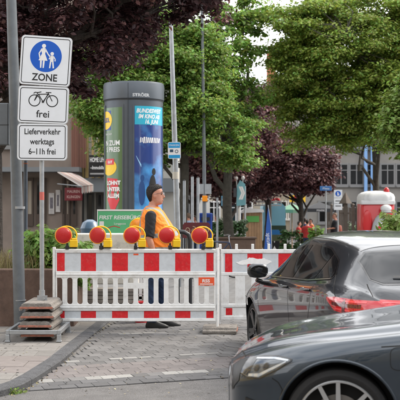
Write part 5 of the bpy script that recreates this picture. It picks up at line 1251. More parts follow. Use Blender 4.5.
# ================================================================ buildings
def building(name, label, loc, yaw, w, dep, h, wall, rows, cols, ww, wh, z0, dz, roofm=None, x0=None, fr=None, pane=None, margin=.8, skip=None, roofh=1.6, ledge=True):
    root = thing(name, label, 'building', loc, yaw)
    MB().box(-w/2, w/2, 0, dep, -1.0, h).build('wall', wall, root)
    if roofm:
        m = MB(); m.add([(-w/2-.2, -.25, h), (w/2+.2, -.25, h), (w/2+.2, dep+.25, h), (-w/2-.2, dep+.25, h), (-w/2+.6, dep*.4, h+roofh), (w/2-.6, dep*.4, h+roofh)], [(3, 2, 1, 0), (0, 1, 5, 4), (2, 3, 4, 5), (1, 2, 5), (3, 0, 4)]); m.build('roof', roofm, root)
    if ledge: MB().box(-w/2-.08, w/2+.08, -.14, -.002, h-.32, h-.02).build('cornice', fr or M_['white'], root)
    fr = fr or M_['white']; pane = pane or M_['glass_dark']; t = .09
    f = MB(); f.box(-ww/2-t, ww/2+t, -.07, .02, -wh/2-t, -wh/2); f.box(-ww/2-t, ww/2+t, -.07, .02, wh/2, wh/2+t); f.box(-ww/2-t, -ww/2, -.069, .02, -wh/2, wh/2); f.box(ww/2, ww/2+t, -.069, .02, -wh/2, wh/2); f.box(-.03, .03, -.05, .01, -wh/2, wh/2); f.box(-ww/2, ww/2, -.049, .011, wh*.2, wh*.2+.05)
    fm = f.mesh('window', [fr]); pm_ = MB().box(-ww/2, ww/2, -.012, -.004, -wh/2, wh/2).mesh('pane', [pane])
    sm_ = MB().box(-ww/2-.16, ww/2+.16, -.16, -.071, -wh/2-t-.09, -wh/2-t+.0).mesh('sill', [fr])
    for r in range(rows):
        for c in range(cols):
            if skip and skip(r, c): continue
            x = -w/2+margin+(w-2*margin)*(c+.5)/cols; z = z0+dz*r
            o = link('window', fm, root, Matrix.Translation((x, 0, z))); link('pane', pm_, o); link('sill', sm_, o)
    return root
tile = flat('red roof tiles', (.28, .09, .06), .85, var=.25, scale=3); plast = flat('pale plaster', (.42, .38, .31), .9, var=.12, scale=.6, dirt=.25, dirtc=(.25, .23, .2))
greyp = flat('grey plaster', (.36, .37, .38), .9, var=.12, scale=.6, dirt=.25, dirtc=(.2, .2, .2)); yel = flat('ochre plaster', (.55, .40, .17), .9, var=.1, scale=.6)
whitep = flat('white plaster', (.55, .54, .51), .9, var=.08, scale=.6); brownw = flat('brown shop front', (.10, .065, .050), .8, var=.3, scale=2)
# left cafe building
c1 = building('shop_building', 'brown shop building at the left with a striped awning', (-9.58, 33.5, gz(33.5)), 0, 11.6, 9, 13, flat('brown plaster', (.21, .17, .145), .9, var=.2, scale=1), 3, 5, 1.3, 1.5, 4.6, 2.8, x0=None, fr=flat('grey window frame', (.17, .17, .17)))
lx = lambda px, d=33.5: (px-200)/F*d+9.58; lz1 = lambda py, d=33.5: CH-(py-HZ)/F*d-gz(33.5)
MB().box(-5.8, 5.82, -.9, -.002, lz1(172.5), lz1(168)).build('eaves', flat('grey eaves', (.16, .17, .18), .7), c1)
for i in range(9):
    x = lx(71.5)+i*.062*1.0*.85; MB().box(x, x+.045, -.05, -.002, lz1(168), lz1(118)).build('plank', flat('red brown planks', (.16, .07, .05), .8, objr=.2), c1)
for i, (a, b_) in enumerate(((27, 33.5), (36, 41), (43, 46), (62.5, 65), (66, 70), (72, 77))):
    f = MB(); f.box(lx(a), lx(b_), -.08, -.002, lz1(226), lz1(178)); fo = f.build('door_panel', flat('brown frame', (.06, .04, .03), .6), c1); MB().box(lx(a)+.05, lx(b_)-.05, -.09, -.081, lz1(214), lz1(181)).build('pane', M_['glass_dark'] if i % 2 else flat('beige blind', (.3, .26, .21), .8), fo)
for a, b_, t0, t1 in ((49, 54.5, 193, 214), (56, 60.5, 190, 212)):
    f = MB().box(lx(a), lx(b_), -.07, -.002, lz1(t1), lz1(t0)).build('poster', flat('pale poster', (.45, .43, .42), .7, var=.25, scale=6), c1); MB().box(lx(a)+.04, lx(b_)-.04, -.073, -.0705, lz1((t0+t1)/2+5), lz1((t0+t1)/2-6)).build('printed_picture', flat('poster picture', (.12, .11, .13), .7, var=.4, scale=9), f)
sg = thing('shop_sign', 'dark red shop sign with pale lettering under the awning', 'sign', P(73.5, 194, 33.2))
MB().box(-.28, .28, 0, .06, -.21, .2).build('board', flat('wine red board', (.16, .012, .02), .5), sg, bev=.01)
for s_, z in (('MAUREN', .04), ('KLINGEN', -.13)): text(s_, .12, flat('pale pink lettering', (.5, .32, .30)), sg, face((0, -.003, z)), sx=.85, bold=.003)
aw = thing('awning', 'pink and white slanted shop awning at the left', 'awning', P(66, 172, 31))
A_ = [P(57.5, 171.8, 30.5), P(76, 173.2, 33.3), P(93.5, 184.6, 31.6), P(81.5, 186.2, 29)]; org = P(66, 172, 31); nA = 7
for i in range(nA):
    t0, t1 = i/nA, (i+1)/nA; q = [A_[0].lerp(A_[1], t0), A_[0].lerp(A_[1], t1), A_[3].lerp(A_[2], t1), A_[3].lerp(A_[2], t0)]; q = [p-org for p in q]
    m = MB(); m.add([p[:] for p in q]+[(p+Vector((0, 0, -.025)))[:] for p in q], [(0, 1, 2, 3), (7, 6, 5, 4), (0, 4, 5, 1), (1, 5, 6, 2), (2, 6, 7, 3), (3, 7, 4, 0)])
    a, b_ = q[3], q[2]; m.add([a[:], b_[:], (b_+Vector((0, 0, -.17)))[:], (a.lerp(b_, .5)+Vector((0, 0, -.23)))[:], (a+Vector((0, 0, -.17)))[:]], [(0, 1, 2, 3, 4)])
    m.build('cloth_strip', flat('faded red awning cloth', (.60, .42, .39), .85, var=.2, scale=4) if i % 2 else flat('white awning cloth', (.62, .56, .53), .85, var=.12, scale=4), aw)
m = MB(); m.tube([A_[0]-org+Vector((0, 0, -.35)), A_[3]-org], .015, 6); m.build('awning_arm', M_['galv'], aw)
m = MB(); m.tube([A_[1]-org+Vector((0, 0, -.35)), A_[2]-org], .015, 6); m.build('awning_arm', M_['galv'], aw)
# ochre and white building with the black sign
DY = 33.8; c2 = building('shop_building', 'ochre and white striped building behind the advertising column with a black shop sign', (-2.27, DY, gz(DY)), 0, 3.0, 8, 13, whitep, 3, 3, .6, 1.2, 3.4, 2.4, fr=flat('grey window frame', (0, 0, 0)), skip=lambda r, c: c == 0)
kx = lambda px: (px-200)/F*DY+2.27; kz = lambda py: CH-(py-HZ)/F*DY-gz(DY)
for a, b_, m_ in ((81.5, 84.5, yel), (85.5, 88.6, yel), (92, 94, yel), (98.4, 100.5, yel), (103, 105, yel)): MB().box(kx(a), kx(b_), -.10, -.002, kz(178), kz(90)).build('pilaster', m_, c2)
MB().box(kx(76), kx(176), -.35, -.002, kz(192), kz(178.5)).build('fascia', flat('blue grey fascia', (.20, .22, .24), .6), c2)
for a, b_ in ((77, 84), (87, 94), (96, 103), (104, 112)):
    f = MB().box(kx(a), kx(b_), -.08, -.002, kz(232), kz(193)).build('shop_window', flat('dark frame', (.03, .03, .03), .5), c2); MB().box(kx(a)+.06, kx(b_)-.06, -.09, -.081, kz(230), kz(195)).build('pane', M_['glass_dark'], f)
sg = thing('shop_sign', 'black shop sign with white lettering, left of the advertising column', 'sign', P(99.5, 166, 33.3))
MB().box(-.335, .34, 0, .12, -.345, .35).build('board', flat('black board', (.008, .009, .012), .4), sg, bev=.01)
text('HOME LIFE', .20, M_['white'], sg, face((-.31, -.003, .13)), sx=.50, align='LEFT', bold=.006); text('\u2013Immobilien\u2013', .15, M_['white'], sg, face((-.29, -.003, -.10)), sx=.66, align='LEFT', bold=.004, shear=.1)
MB().box(-.30, .30, -.004, -.0005, -.27, -.22).build('text_line', flat('grey print', (.4, .4, .4)), sg)
building('town_house', 'white house between lamp post and wine red trees, behind the pedestrians', (P(178, 0, 56).x, 56, gz(56)), 0, 3.4, 8, 6.6, whitep, 2, 3, .65, 1.3, 2.0, 2.4, tile, fr=flat('grey window frame', (0, 0, 0)))
building('town_house', 'beige plaster house behind the loose green tree', (P(222, 0, 78).x, 78, gz(78)), 0, 6.4, 10, 9.8, plast, 4, 4, .8, 1.4, 1.6, 2.5, tile)
h3 = building('town_house', 'pale house with red chimney in the gap between the large trees', (P(275, 0, 84).x, 84, gz(84)), 0, 5.6, 10, 10.6, plast, 4, 4, .75, 1.3, 1.7, 2.6, tile, roofh=1.4)
z = P(0, 50, 84).z-gz(84); x = P(272.5, 0, 84).x-P(275, 0, 84).x; MB().box(x-.35, x+.35, 1.2, 1.9, 10.6, z).build('chimney', flat('brick', (.34, .11, .07), .9, var=.2, scale=4), h3); MB().box(x-.42, x+.42, 1.13, 1.97, z, z+.12).build('chimney_cap', greyp, h3)
c4 = building('office_building', 'grey building with light blue corner strips at the right, behind the red booth', (P(372, 0, 62).x, 62, gz(62)), 0, 8.0, 10, 7.6, flat('office plaster', (.20, .19, .175), .9, var=.2, scale=.5), 3, 7, .72, 1.15, 1.7, 2.2, fr=flat('grey window frame', (0, 0, 0)))
lb4 = flat('light blue panel', (.17, .32, .58), .6)
for a, b_ in ((363.5, 366.5), (370, 373.5)): x0, x1 = [(q-372)/F*62 for q in (a, b_)]; MB().box(x0, x1, -.35, -.17, -.5, 7.3).build('corner_strip', lb4, c4)
building('town_house', 'long plaster house front closing the square far right', (24.5, 66, gz(66)), 0, 34, 10, 9, plast, 3, 18, .8, 1.4, 1.9, 2.6, tile)
building('town_house', 'long plaster house front closing the square far left', (-22, 60, gz(60)), 0, 20, 10, 11, whitep, 3, 10, .9, 1.4, 2.2, 3, tile)
building('town_house', 'sand coloured house front furthest back in the middle of the square', (P(318, 0, 92).x, 92, gz(92)), 0, 8, 10, 9.5, whitep, 3, 6, .8, 1.3, 2, 2.6, tile)
building('town_house', 'white house row across the street behind the photographer', (0, -15, 0), R(180), 34, 10, 13, plast, 4, 13, 1.1, 1.7, 2.4, 3, tile)
building('town_house', 'ochre house row along the left side of the crossing', (-11.5, 4, 0), R(90), 17, 9, 12, yel, 4, 7, 1.2, 1.8, 2.4, 2.9, tile)
building('town_house', 'grey house row along the right side of the crossing', (17, 6, 0), R(-90), 30, 9, 12, greyp, 4, 12, 1.2, 1.8, 2.4, 2.9, tile)
# ================================================================ square furniture
# green banner of the travel agency
BD = 16.5; o = P(121, 211, BD); q = lambda px: (px-121)/F*BD; z_ = lambda py: (211-py)/F*BD
bn = thing('banner_stand', 'green advertising banner with white lettering on a white box behind the barrier', 'banner', (o.x, BD, gz(BD)), R(1)); zb0 = o.z-gz(BD)
MB().box(q(98), q(146), -.02, .02, zb0+z_(236), zb0).build('banner', flat('green banner', (.10, .46, .21), .5, var=.12, scale=2), bn)
m = MB(); m.box(q(97.2), q(98), -.03, .03, 0, zb0+.02); m.box(q(146), q(146.8), -.03, .03, 0, zb0+.02); m.box(q(97.2), q(146.8), -.031, .031, zb0+.0, zb0+.025); m.build('frame', M_['white'], bn)
text('FIRST REISEB\u00dcRO', .083, M_['white'], bn, face((q(99), -.021, zb0+z_(219.2))), sx=1.04, align='LEFT', bold=.002, shear=.15)
text('Langgasse', .045, M_['white'], bn, face((q(120), -.021, zb0+z_(224.5))), sx=1.05)
m = MB(); m.box(q(99.5), q(104), -.0215, -.0202, zb0+z_(226.3), zb0+z_(221.3)); m.build('white_square', M_['white'], bn)
m = MB(); stroke(m, [(q(107), zb0+z_(228)), (q(114), zb0+z_(226)), (q(120), zb0+z_(227.5))], .012, 0, .0012); w_ = m.build('red_stroke', M_['film_r'], bn); w_.matrix_local = Matrix.Translation((0, -.0202, 0)) @ Matrix.Rotation(R(90), 4, 'X')
pb = thing('white_box', 'long white cardboard box with dark specks, below the green banner', 'box', P(100, 262, 15.2))
pb.location.z = gz(15.2); top = P(0, 233.5, 15.2).z-gz(15.2)
m = MB(); m.box(q(76)-q(100), q(136)-q(100), -.25, .25, .45, top); m.build('box_body', flat('speckled white', (.62, .60, .55), .8, var=.1, scale=5, dirt=.75, dirtc=(.12, .11, .09)), pb, bev=.015)
m = MB(); 
for x in (q(78)-q(100), q(133)-q(100)): m.box(x-.03, x+.03, -.2, .2, 0, .449)
m.build('trestle', flat('dark timber', (.05, .045, .04), .8), pb)
wc = thing('timber_crate', 'low dark crate with stacked grey boards seen through the slats of the barrier', 'crate', (P(114, 0, 15).x, 14.7, gz(14.7)))
m = MB(); m.box(-.55, .55, -.15, .15, 0, .16); m.build('crate_body', flat('dark timber', (0, 0, 0)), wc, bev=.01)
for k in range(5):
    x0 = -.55+.02*(k % 2); MB().box(x0, .5-.03*(k % 3), -.14+.01*k, .13, .165+.052*k, .21+.052*k).build('board', flat('grey weathered timber', (.24, .22, .20), .85, var=.3, scale=7, objr=.25), wc, bev=.003)
rb = thing('red_bucket', 'red bucket seen through the barrier slats left of the jeans', 'bucket', (P(141.5, 0, 14.1).x, 14.1, gz(14.1)+.0))
m = MB(); m.lathe([(.085, 0), (.11, .28), (.118, .285), (.11, .29), (.10, .28), (.08, .02)], 24, cap=True); m.build('pail', flat('red pail', (.5, .02, .03), .4), rb, smooth=40)
m = MB(); m.tube([(.11*math.cos(R(a)), .0, .27+.12*math.sin(R(a))) for a in range(0, 181, 15)], .005, 5); m.build('bucket_handle', M_['galv'], rb)
# amber lamp behind the man
al_ = warning_lamp('amber warning lamp half hidden behind the back of the man', P(137.3, 236, 14.6)-Vector((0, 0, .03)), M_['lens_a'], M_['yellow'], 1.0, group='x'); del al_['group']
ps_ = thing('lamp_support', 'short white post carrying the amber lamp behind the man', 'post', (al_.location.x+.045, 14.6, gz(14.6))); m = MB(); m.box(-.02, .02, -.02, .02, .03, al_.location.z-gz(14.6)-.005); m.build('stick', M_['white_pl'], ps_); m = MB(); m.box(-.16, .16, -.12, .12, 0, .03); m.build('base_plate', M_['rubber'], ps_, bev=.005)
bl = thing('street_bin', 'round blue grey dome of a bin behind the first two warning lamps', 'bin', (P(90, 0, 18).x, 18, gz(18))); zt = P(0, 219.5, 18).z-gz(18)
m = MB(); m.lathe([(.12, 0), (.14, .3), (.16, zt-.18), (.17, zt-.15), (.13, zt-.05), (.05, zt), (.001, zt)], 28); m.build('bin_body', flat('blue grey lacquer', (.10, .17, .26), .3, coat=.5), bl, smooth=40)
m = MB(); m.box(-.09, .09, -.166, -.15, zt-.32, zt-.24); m.build('bin_slot', M_['seam'], bl)
# ornate board, dark rail, bin
ob = thing('ornate_board', 'dark red board with curly cream ornament between lamp post and hedge', 'sign', gzp(196.5, 23)); h0_ = P(0, 222.5, 23).z-gz(23); h1_ = P(0, 238, 23).z-gz(23)
m = MB(); m.box(-.30, .30, -.02, .02, h1_, h0_-.05); m.prism([(-.30, h0_-.05), (.30, h0_-.05), (.26, h0_), (-.26, h0_)], -.02, .02, 0, Matrix.Rotation(R(90), 4, 'X')); m.build('board', flat('dark red board', (.10, .014, .018), .45), ob)
m = MB()
for k in range(4):
    cx = -.2+.135*k; sg_ = 1 if k % 2 else -1; pts = [(cx+(.012+.0042*i)*math.cos(i*.62), h1_+.17+sg_*(.012+.0042*i)*math.sin(i*.62)*1.3) for i in range(14)]; stroke(m, pts, .014, 0, .004)
w_ = m.build('ornament', flat('cream ornament', (.50, .40, .26), .6), ob); w_.matrix_local = Matrix.Translation((0, -.021, 0)) @ Matrix.Rotation(R(90), 4, 'X')
m = MB(); m.box(-.28, -.24, -.015, .015, 0, h1_); m.build('board_leg', M_['seam'], ob); m = MB(); m.box(.24, .28, -.015, .015, 0, h1_); m.build('board_leg', M_['seam'], ob)
rl = thing('dark_rail', 'thick dark curved pipe rail to the right of the man', 'railing', gzp(184, 14.8)); yb = lambda py: P(0, py, 14.8).z-gz(14.8); xq = lambda px: (px-184)/F*14.8
m = MB(); m.tube([(xq(177), 0, yb(231.5)), (xq(184), 0, yb(232)), (xq(188.5), 0, yb(234.5)), (xq(190), 0, yb(240)), (xq(190), 0, 0)], .032, 12); m.build('pipe', flat('black lacquer', (.018, .02, .024), .35), rl, smooth=60); m = MB(); m.tube([(xq(178), 0, 0), (xq(178), 0, yb(233))], .026, 10); m.build('pipe', flat('black lacquer', (0, 0, 0)), rl, smooth=60)
bb = thing('waste_bin', 'blue waste bin behind the thin tall lamp post', 'bin', gzp(205.5, 30)); m = MB(); zt = P(0, 213, 30).z-gz(30); m.loft([(0, 0, 0, .16, .14), (zt-.06, 0, 0, .20, .18), (zt-.03, 0, 0, .21, .19), (zt, 0, 0, .18, .16)], 20, e=6); m.build('bin_body', flat('deep blue plastic', (.012, .05, .28), .4), bb, smooth=40)
m = MB(); m.box(-.12, .12, -.20, -.18, zt-.22, zt-.12); m.build('bin_slot', M_['seam'], bb)
# bicycle leaning by the planter
bk = thing('bicycle', 'dark bicycle parked in front of the brown planter, right of the last warning lamp', 'bicycle', gzp(214, 24), R(12))
for x in (-.5, .5):
    m = MB(); m.tube([(x+.32*math.cos(a), 0, .34+.32*math.sin(a)) for a in [2*math.pi*i/28 for i in range(28)]], .017, 6, closed=True); w_ = m.build('wheel', M_['tyre'], bk, smooth=60); m = MB()
    for k in range(9): a = math.pi*k/9; m.tube([(x-.31*math.cos(a), 0, .34-.31*math.sin(a)), (x+.31*math.cos(a), 0, .34+.31*math.sin(a))], .0025, 4)
    m.build('spokes', M_['chrome'], w_)
m = MB(); fp = {'s': (-.18, 0, .85), 'b': (-.08, 0, .30), 'h': (.36, 0, .82), 'r': (-.5, 0, .34), 'f': (.5, 0, .34)}
for a, b_ in ('sb', 'sh', 'bh', 'rb', 'rs', 'hf'): m.tube([fp[a], fp[b_]], .016, 8)
m.build('frame', flat('dark blue lacquer', (.02, .03, .07), .3), bk, smooth=60)
m = MB(); m.tube([(.36, 0, .82), (.34, 0, .98)], .013, 8); m.tube([(.30, -.27, .98), (.36, -.1, 1.0), (.36, .1, 1.0), (.30, .27, .98)], .013, 8); m.build('handlebar', M_['chrome'], bk, smooth=60)
m = MB(); m.loft([(.87, -.2, 0, .13, .05), (.90, -.2, 0, .14, .07), (.925, -.21, 0, .12, .06)], 14); m.tube([(-.18, 0, .82), (-.2, 0, .9)], .013, 6); m.build('saddle', M_['black_pl'], bk, smooth=60)
# timber kiosk
kd = 42; kc = gzp(252.8, kd); ks = thing('timber_kiosk', 'small pale timber kiosk with a white roof and a bright green sign', 'kiosk', kc); kzz = lambda py: P(0, py, kd).z-kc.z; kxx = lambda px: (px-252.8)/F*kd
x0, x1 = kxx(243), kxx(262.4)
m = MB(); m.box(x0+.02, x1-.02, 0, .9, 0, kzz(212.5)); m.build('wall', flat('kiosk core', (.25, .16, .1), .8), ks)
for i in range(7): a = x0+(x1-x0)*i/7; MB().box(a+.004, a+(x1-x0)/7-.004, -.03, -.002, .02, kzz(212.6)).build('board', M_['wood'], ks)
m = MB(); m.prism([(x0-.08, kzz(213)), (x1+.06, kzz(212.2)), (x1+.04, kzz(209.6)), (x0+.15, kzz(207.8)), (x0-.06, kzz(211))], -1.0, .15, 0, Matrix.Rotation(R(90), 4, 'X')); m.build('roof', flat('white roof sheet', (.72, .72, .72), .6, var=.08, scale=3), ks)
m = MB(); m.box(kxx(246.5), kxx(259), -.06, -.033, kzz(222), kzz(216)); m.build('green_sign', flat('bright green sign', (.12, .42, .10), .5), ks)
MB().box(kxx(245), kxx(247.5), -.05, -.032, kzz(221.5), kzz(219)).build('hatch', M_['seam'], ks)
# blue beach flag
bf = thing('feather_flag', 'narrow dark blue feather flag with white writing beside the kiosk', 'flag', gzp(268, 30)); fz = lambda py: P(0, py, 30).z-gz(30); fx = lambda px: (px-268)/F*30
m = MB(); m.tube([(fx(272), 0, 0), (fx(271), 0, fz(225)), (fx(268), 0, fz(205))], .012, 6); m.build('flag_pole', M_['galv'], bf)
m = MB(); m.prism([(fx(264), fz(252)), (fx(271.5), fz(252)), (fx(271), fz(225)), (fx(268.3), fz(205.5)), (fx(267.2), fz(215))], -.006, .006, 0, Matrix.Rotation(R(90), 4, 'X')); m.build('cloth', flat('royal blue cloth', (.02, .09, .36), .7, var=.15, scale=3), bf)
text('stadt', .16, M_['white'], bf, Matrix.Translation((fx(269.6), -.0075, fz(244))) @ Matrix.Rotation(R(90), 4, 'X') @ Matrix.Rotation(R(93), 4, 'Z'), align='LEFT')
# light blue market trailer
td = 48; tc_ = gzp(276, td); tr = thing('market_trailer', 'light blue market trailer with open roof frame, behind the blue feather flag', 'trailer', tc_); tz = lambda py: P(0, py, td).z-tc_.z; tx_ = lambda px: (px-276)/F*td
m = MB(); m.box(tx_(263), tx_(285.5), 0, 2.2, .45, tz(207)); m.prism([(tx_(263), tz(207)), (tx_(285.5), tz(207)), (tx_(282), tz(203.5)), (tx_(264), tz(204.5))], -2.2, 0, 0, Matrix.Rotation(R(90), 4, 'X')); m.build('trailer_body', flat('light blue lacquer', (.20, .46, .58), .4, coat=.3, var=.08, scale=1), tr)
MB().box(tx_(265), tx_(286), -.03, -.002, tz(229.5), tz(225.5)).build('stripe', flat('dark green stripe', (.02, .05, .03), .5), tr); MB().box(tx_(267), tx_(286), -.031, -.002, tz(234.5), tz(230)).build('stripe', flat('blue stripe', (.02, .17, .45), .5), tr)
MB().box(tx_(264), tx_(286), -.05, -.002, .46, tz(235)).build('skirt', flat('olive skirt', (.08, .10, .05), .7), tr)
m = MB(); m.box(tx_(254), tx_(281), -.3, -.26, tz(202.6), tz(200.8)); m.box(tx_(254), tx_(281), -.3, -.26, tz(206), tz(204.8))
for i in range(8): x = tx_(254.5+3.7*i); m.box(x, x+.03, -.299, -.261, tz(204.8), tz(202.6))
m.build('roof_truss', flat('pale truss', (.5, .5, .5), .5), tr)
for i in range(9): MB().ball((tx_(266+1.6*i)+random.uniform(-.03, .03), -.25, tz(200.2)+random.uniform(-.02, .09)), (.06, .06, .07), 8).build('flower', flat('red blossom', (.5, .02, .03), .6), tr, smooth=60)
for x in (tx_(268), tx_(281)): m = MB(); m.tube([(x, -.04, .3), (x, .1, .3)], .3, 20); m.build('wheel', M_['tyre'], tr, smooth=40)
# arrow sign
sd_ = 40; g = gzp(240.5, sd_); asn = thing('arrow_sign', 'light blue board with white chevrons on two posts, above the hedge', 'sign', g); sz = lambda py: P(0, py, sd_).z-g.z; sx2 = lambda px: (px-240.5)/F*sd_
m = MB(); m.prism([(sx2(236.5), sz(206)), (sx2(245.8), sz(205)), (sx2(245.2), sz(184)), (sx2(240), sz(180)), (sx2(237), sz(186))], -.03, .03, 0, Matrix.Rotation(R(90), 4, 'X')); m.build('board', flat('turquoise board', (.16, .38, .44), .5, var=.1, scale=3), asn)
for k in (0, 1):
    x = sx2(238.6+2.1*k); MB().prism([(x, sz(199.5)), (x+.07, sz(199.5)), (x+.17, sz(193)), (x+.07, sz(186.5)), (x, sz(186.5)), (x+.10, sz(193))], .0, .004, 0, Matrix.Translation((0, -.031, 0)) @ Matrix.Rotation(R(90), 4, 'X')).build('chevron', M_['white'], asn)
for x in (sx2(237.4), sx2(245)): m = MB(); m.tube([(x, .06, 0), (x, .06, sz(186))], .04, 10); m.build('post', M_['galv'], asn, smooth=60)
m = MB(); m.box(sx2(233.5), sx2(236.4), -.1, .1, sz(197), sz(188)); m.build('speaker_box', flat('dark grey box', (.05, .05, .06), .6), asn)
for i, (x, y) in enumerate(((236.2, 178.5), (243, 178))): m = MB(); m.ball((sx2(x), 0, sz(y)), (.07, .07, .09), 10); m.tube([(sx2(x), 0, sz(y)), (sx2(x)*.8+.0, .03, sz(186))], .02, 6); m.build('flood_lamp', flat('light grey lamp', (.5, .5, .5), .4), asn, smooth=60)
sm = thing('info_sign', 'small pale blue sign on a short post left of the arrow board', 'sign', gzp(223.5, 36)); z1_ = P(0, 196, 36).z-gz(36); m = MB(); m.box(-.075, .085, -.02, .01, z1_-.34, z1_); m.build('sign_plate', flat('sky blue plate', (.16, .42, .68), .5), sm, bev=.01); m = MB(); m.tube([(0, .03, 0), (0, .03, z1_-.05)], .025, 8); m.build('post', M_['galv'], sm)
MB().box(-.05, .06, -.024, -.0205, z1_-.16, z1_-.10).build('white_field', M_['white'], sm)
# parasols
def parasol(lab, px, d, pyt, pye, hw, m_, name='parasol', group=None, legs=1):
    g = gzp(px, d); o = thing(name, lab, 'parasol' if legs == 1 else 'gazebo', g); zt_ = P(0, pyt, d).z-g.z; ze = P(0, pye, d).z-g.z; w_ = hw/F*d
    n_ = 8 if legs == 1 else 4; a0 = math.pi/4 if n_ == 4 else 0; k_ = math.sqrt(2) if n_ == 4 else 1
    for i in range(n_):
        a, b_ = a0+2*math.pi*i/n_, a0+2*math.pi*(i+1)/n_; pa_, pb_ = Vector((w_*k_*math.cos(a), w_*k_*math.sin(a), ze)), Vector((w_*k_*math.cos(b_), w_*k_*math.sin(b_), ze)); t_ = Vector((0, 0, zt_)); dn_ = Vector((0, 0, -.16))
        MB().add([t_[:], pa_[:], pb_[:], (pb_+dn_)[:], (pa_+dn_)[:], (t_+Vector((0, 0, -.012)))[:]], [(0, 1, 2), (1, 4, 3, 2)]).build('canopy_panel', m_, o)
    if legs == 1: MB().tube([(0, 0, 0), (0, 0, zt_)], .03, 10).build('pole', M_['wood'], o, smooth=60)
    else:
        for sx in (-1, 1):
            for sy in (-1, 1): MB().box(sx*w_-.03, sx*w_+.03, sy*w_-.03, sy*w_+.03, 0, ze).build('leg', M_['galv'], o)
    return o
parasol('green market parasol left of the dark gazebo', 292, 50, 203.5, 209.5, 13, flat('sage green cloth', (.16, .30, .20), .8, var=.1, scale=2))
gz_ = parasol('dark grey gazebo with white lettering on its edge', 320, 49, 202, 208.5, 15, flat('anthracite cloth', (.035, .037, .042), .8), name='gazebo', legs=4)
text('MARKT', .13, M_['white'], gz_, face((0, -15/F*49-.006, P(0, 210.8, 49).z-gz(49)-.02)), sx=1.1)
ys_ = thing('shop_signboard', 'yellow and red signboard above the green parasol', 'sign', P(298, 199, 56)); m = MB(); m.box(-.45, .4, 0, .08, -.17, .20); m.build('board', flat('yellow board', (.75, .45, .02), .5), ys_); MB().box(-.2, .2, -.01, -.001, .02, .17).build('red_field', M_['film_r'], ys_)
for x in (-.3, .3): MB().box(x-.03, x+.03, .01, .07, -2.8+.6, -.171).build('post', M_['galv'], ys_)
# street name sign and second zone sign
s1 = thing('street_name_sign', 'small blue street name sign on a pole above the gazebo', 'sign', gzp(326, 41)); zz = P(0, 188.5, 41).z-gz(41); m = MB(); m.box(-.24, .22, -.02, .01, zz-.085, zz+.09); m.build('sign_plate', flat('blue enamel', (.04, .16, .42), .3), s1, bev=.008); text('Platz', .11, M_['white'], s1, face((0, -.0215, zz-.035)), sx=1.3); m = MB(); m.tube([(0, .04, 0), (0, .04, zz+.12)], .028, 10); m.build('post', M_['galv'], s1, smooth=60)
s2 = thing('pedestrian_zone_sign', 'white sign stack with small blue disc far back, between gazebo and pointed post', 'traffic sign', gzp(338, 42)); q0 = lambda py: P(0, py, 42).z-gz(42)
for a, b_ in ((190, 197.8), (198.2, 203.5), (203.9, 210)): m = MB(); m.box(-.165, .165, -.02, 0, q0(b_), q0(a)); so_ = m.build('sign_plate', M_['sign_w'], s2, bev=.006)
m = MB(); m.prism(disc2d(.11, 24, 0, q0(193.6)), 0, .004, 0, Matrix.Translation((0, -.022, 0)) @ Matrix.Rotation(R(90), 4, 'X')); m.build('blue_disc', M_['sign_b'], s2)
m = MB(); m.box(-.03, .01, -.029, -.0265, q0(195.5), q0(192)); m.box(.02, .045, -.029, -.0265, q0(195.5), q0(193.5)); m.build('pictogram', M_['white'], s2)
MB().tube([(0, .03, 0), (0, .03, q0(189.5))], .028, 10).build('post', M_['galv'], s2, smooth=60)
for z_0 in (201, 206): MB().box(-.11, .11, -.0225, -.0205, q0(z_0+.4), q0(z_0-.4)).build('text_line', M_['sign_k'], s2)
tp_ = thing('pointed_post', 'weathered brown post with a pyramid shaped cap, left of the red booth', 'post', gzp(345.5, 39)); q1 = lambda py: P(0, py, 39).z-gz(39)
m = MB(); m.box(-.07, .07, -.07, .07, 0, q1(203)); m.build('shaft', flat('grey brown timber', (.11, .09, .075), .85, var=.2), tp_); m = MB(); m.lathe([(.25, q1(203.5)), (.24, q1(203)), (.12, q1(197.5)), (.004, q1(192))], 4); m.build('cap', flat('grey brown timber', (0, 0, 0)), tp_)
m = MB(); m.box(-.22, .22, -.05, .05, q1(214), q1(212.5)); m.build('cross_arm', flat('grey brown timber', (0, 0, 0)), tp_)
labs = ('thin grey timber post nearest the pointed post, on its right', 'middle one of the thin grey timber posts left of the red booth', 'tall grey timber post touching the red booth', 'thin grey timber post just left of the far zone sign', 'lowest dark timber post between far zone sign and pointed post')
for i, (px, d, h_) in enumerate(((353, 38, 205), (357.5, 38, 206.5), (360.6, 36.5, 196), (331.5, 47, 205), (342.2, 45, 208))):
    o = thing('fence_post', labs[i], 'post', gzp(px, d)); zz = P(0, h_, d).z-gz(d); m = MB(); m.box(-.045, .045, -.045, .045, 0, zz-.001); m.build('shaft', flat('grey brown timber', (0, 0, 0)), o); m = MB(); m.lathe([(.075, zz), (.06, zz+.03), (.003, zz+.06)], 4); m.build('post_cap', flat('grey brown timber', (0, 0, 0)), o)
fn = thing('timber_fence', 'brown timber fence far back between gazebo and red booth', 'fence', gzp(346, 52)); fh = P(0, 207, 52).z-gz(52)
for i in range(26):
    x = -.95+i*.12; hh = fh-.05*((i*7) % 5)/5
    MB().box(x, x+.095, -.02, .02, .05, hh).build('board', flat('fence board', (.075, .055, .042), .85, objr=.35, var=.2), fn)
for z0_ in (.35, fh-.35): MB().box(-1, 2.2, .021, .06, z0_, z0_+.09).build('rail', flat('fence board', (0, 0, 0)), fn)
bush('dark shrub in front of the brown timber fence', [(P(352, 0, 50).x-.9, P(352, 0, 50).x+.5, 49.7, 50.3, -.4, .9)], (1100,), .09, M_['lf_dark'], 33)
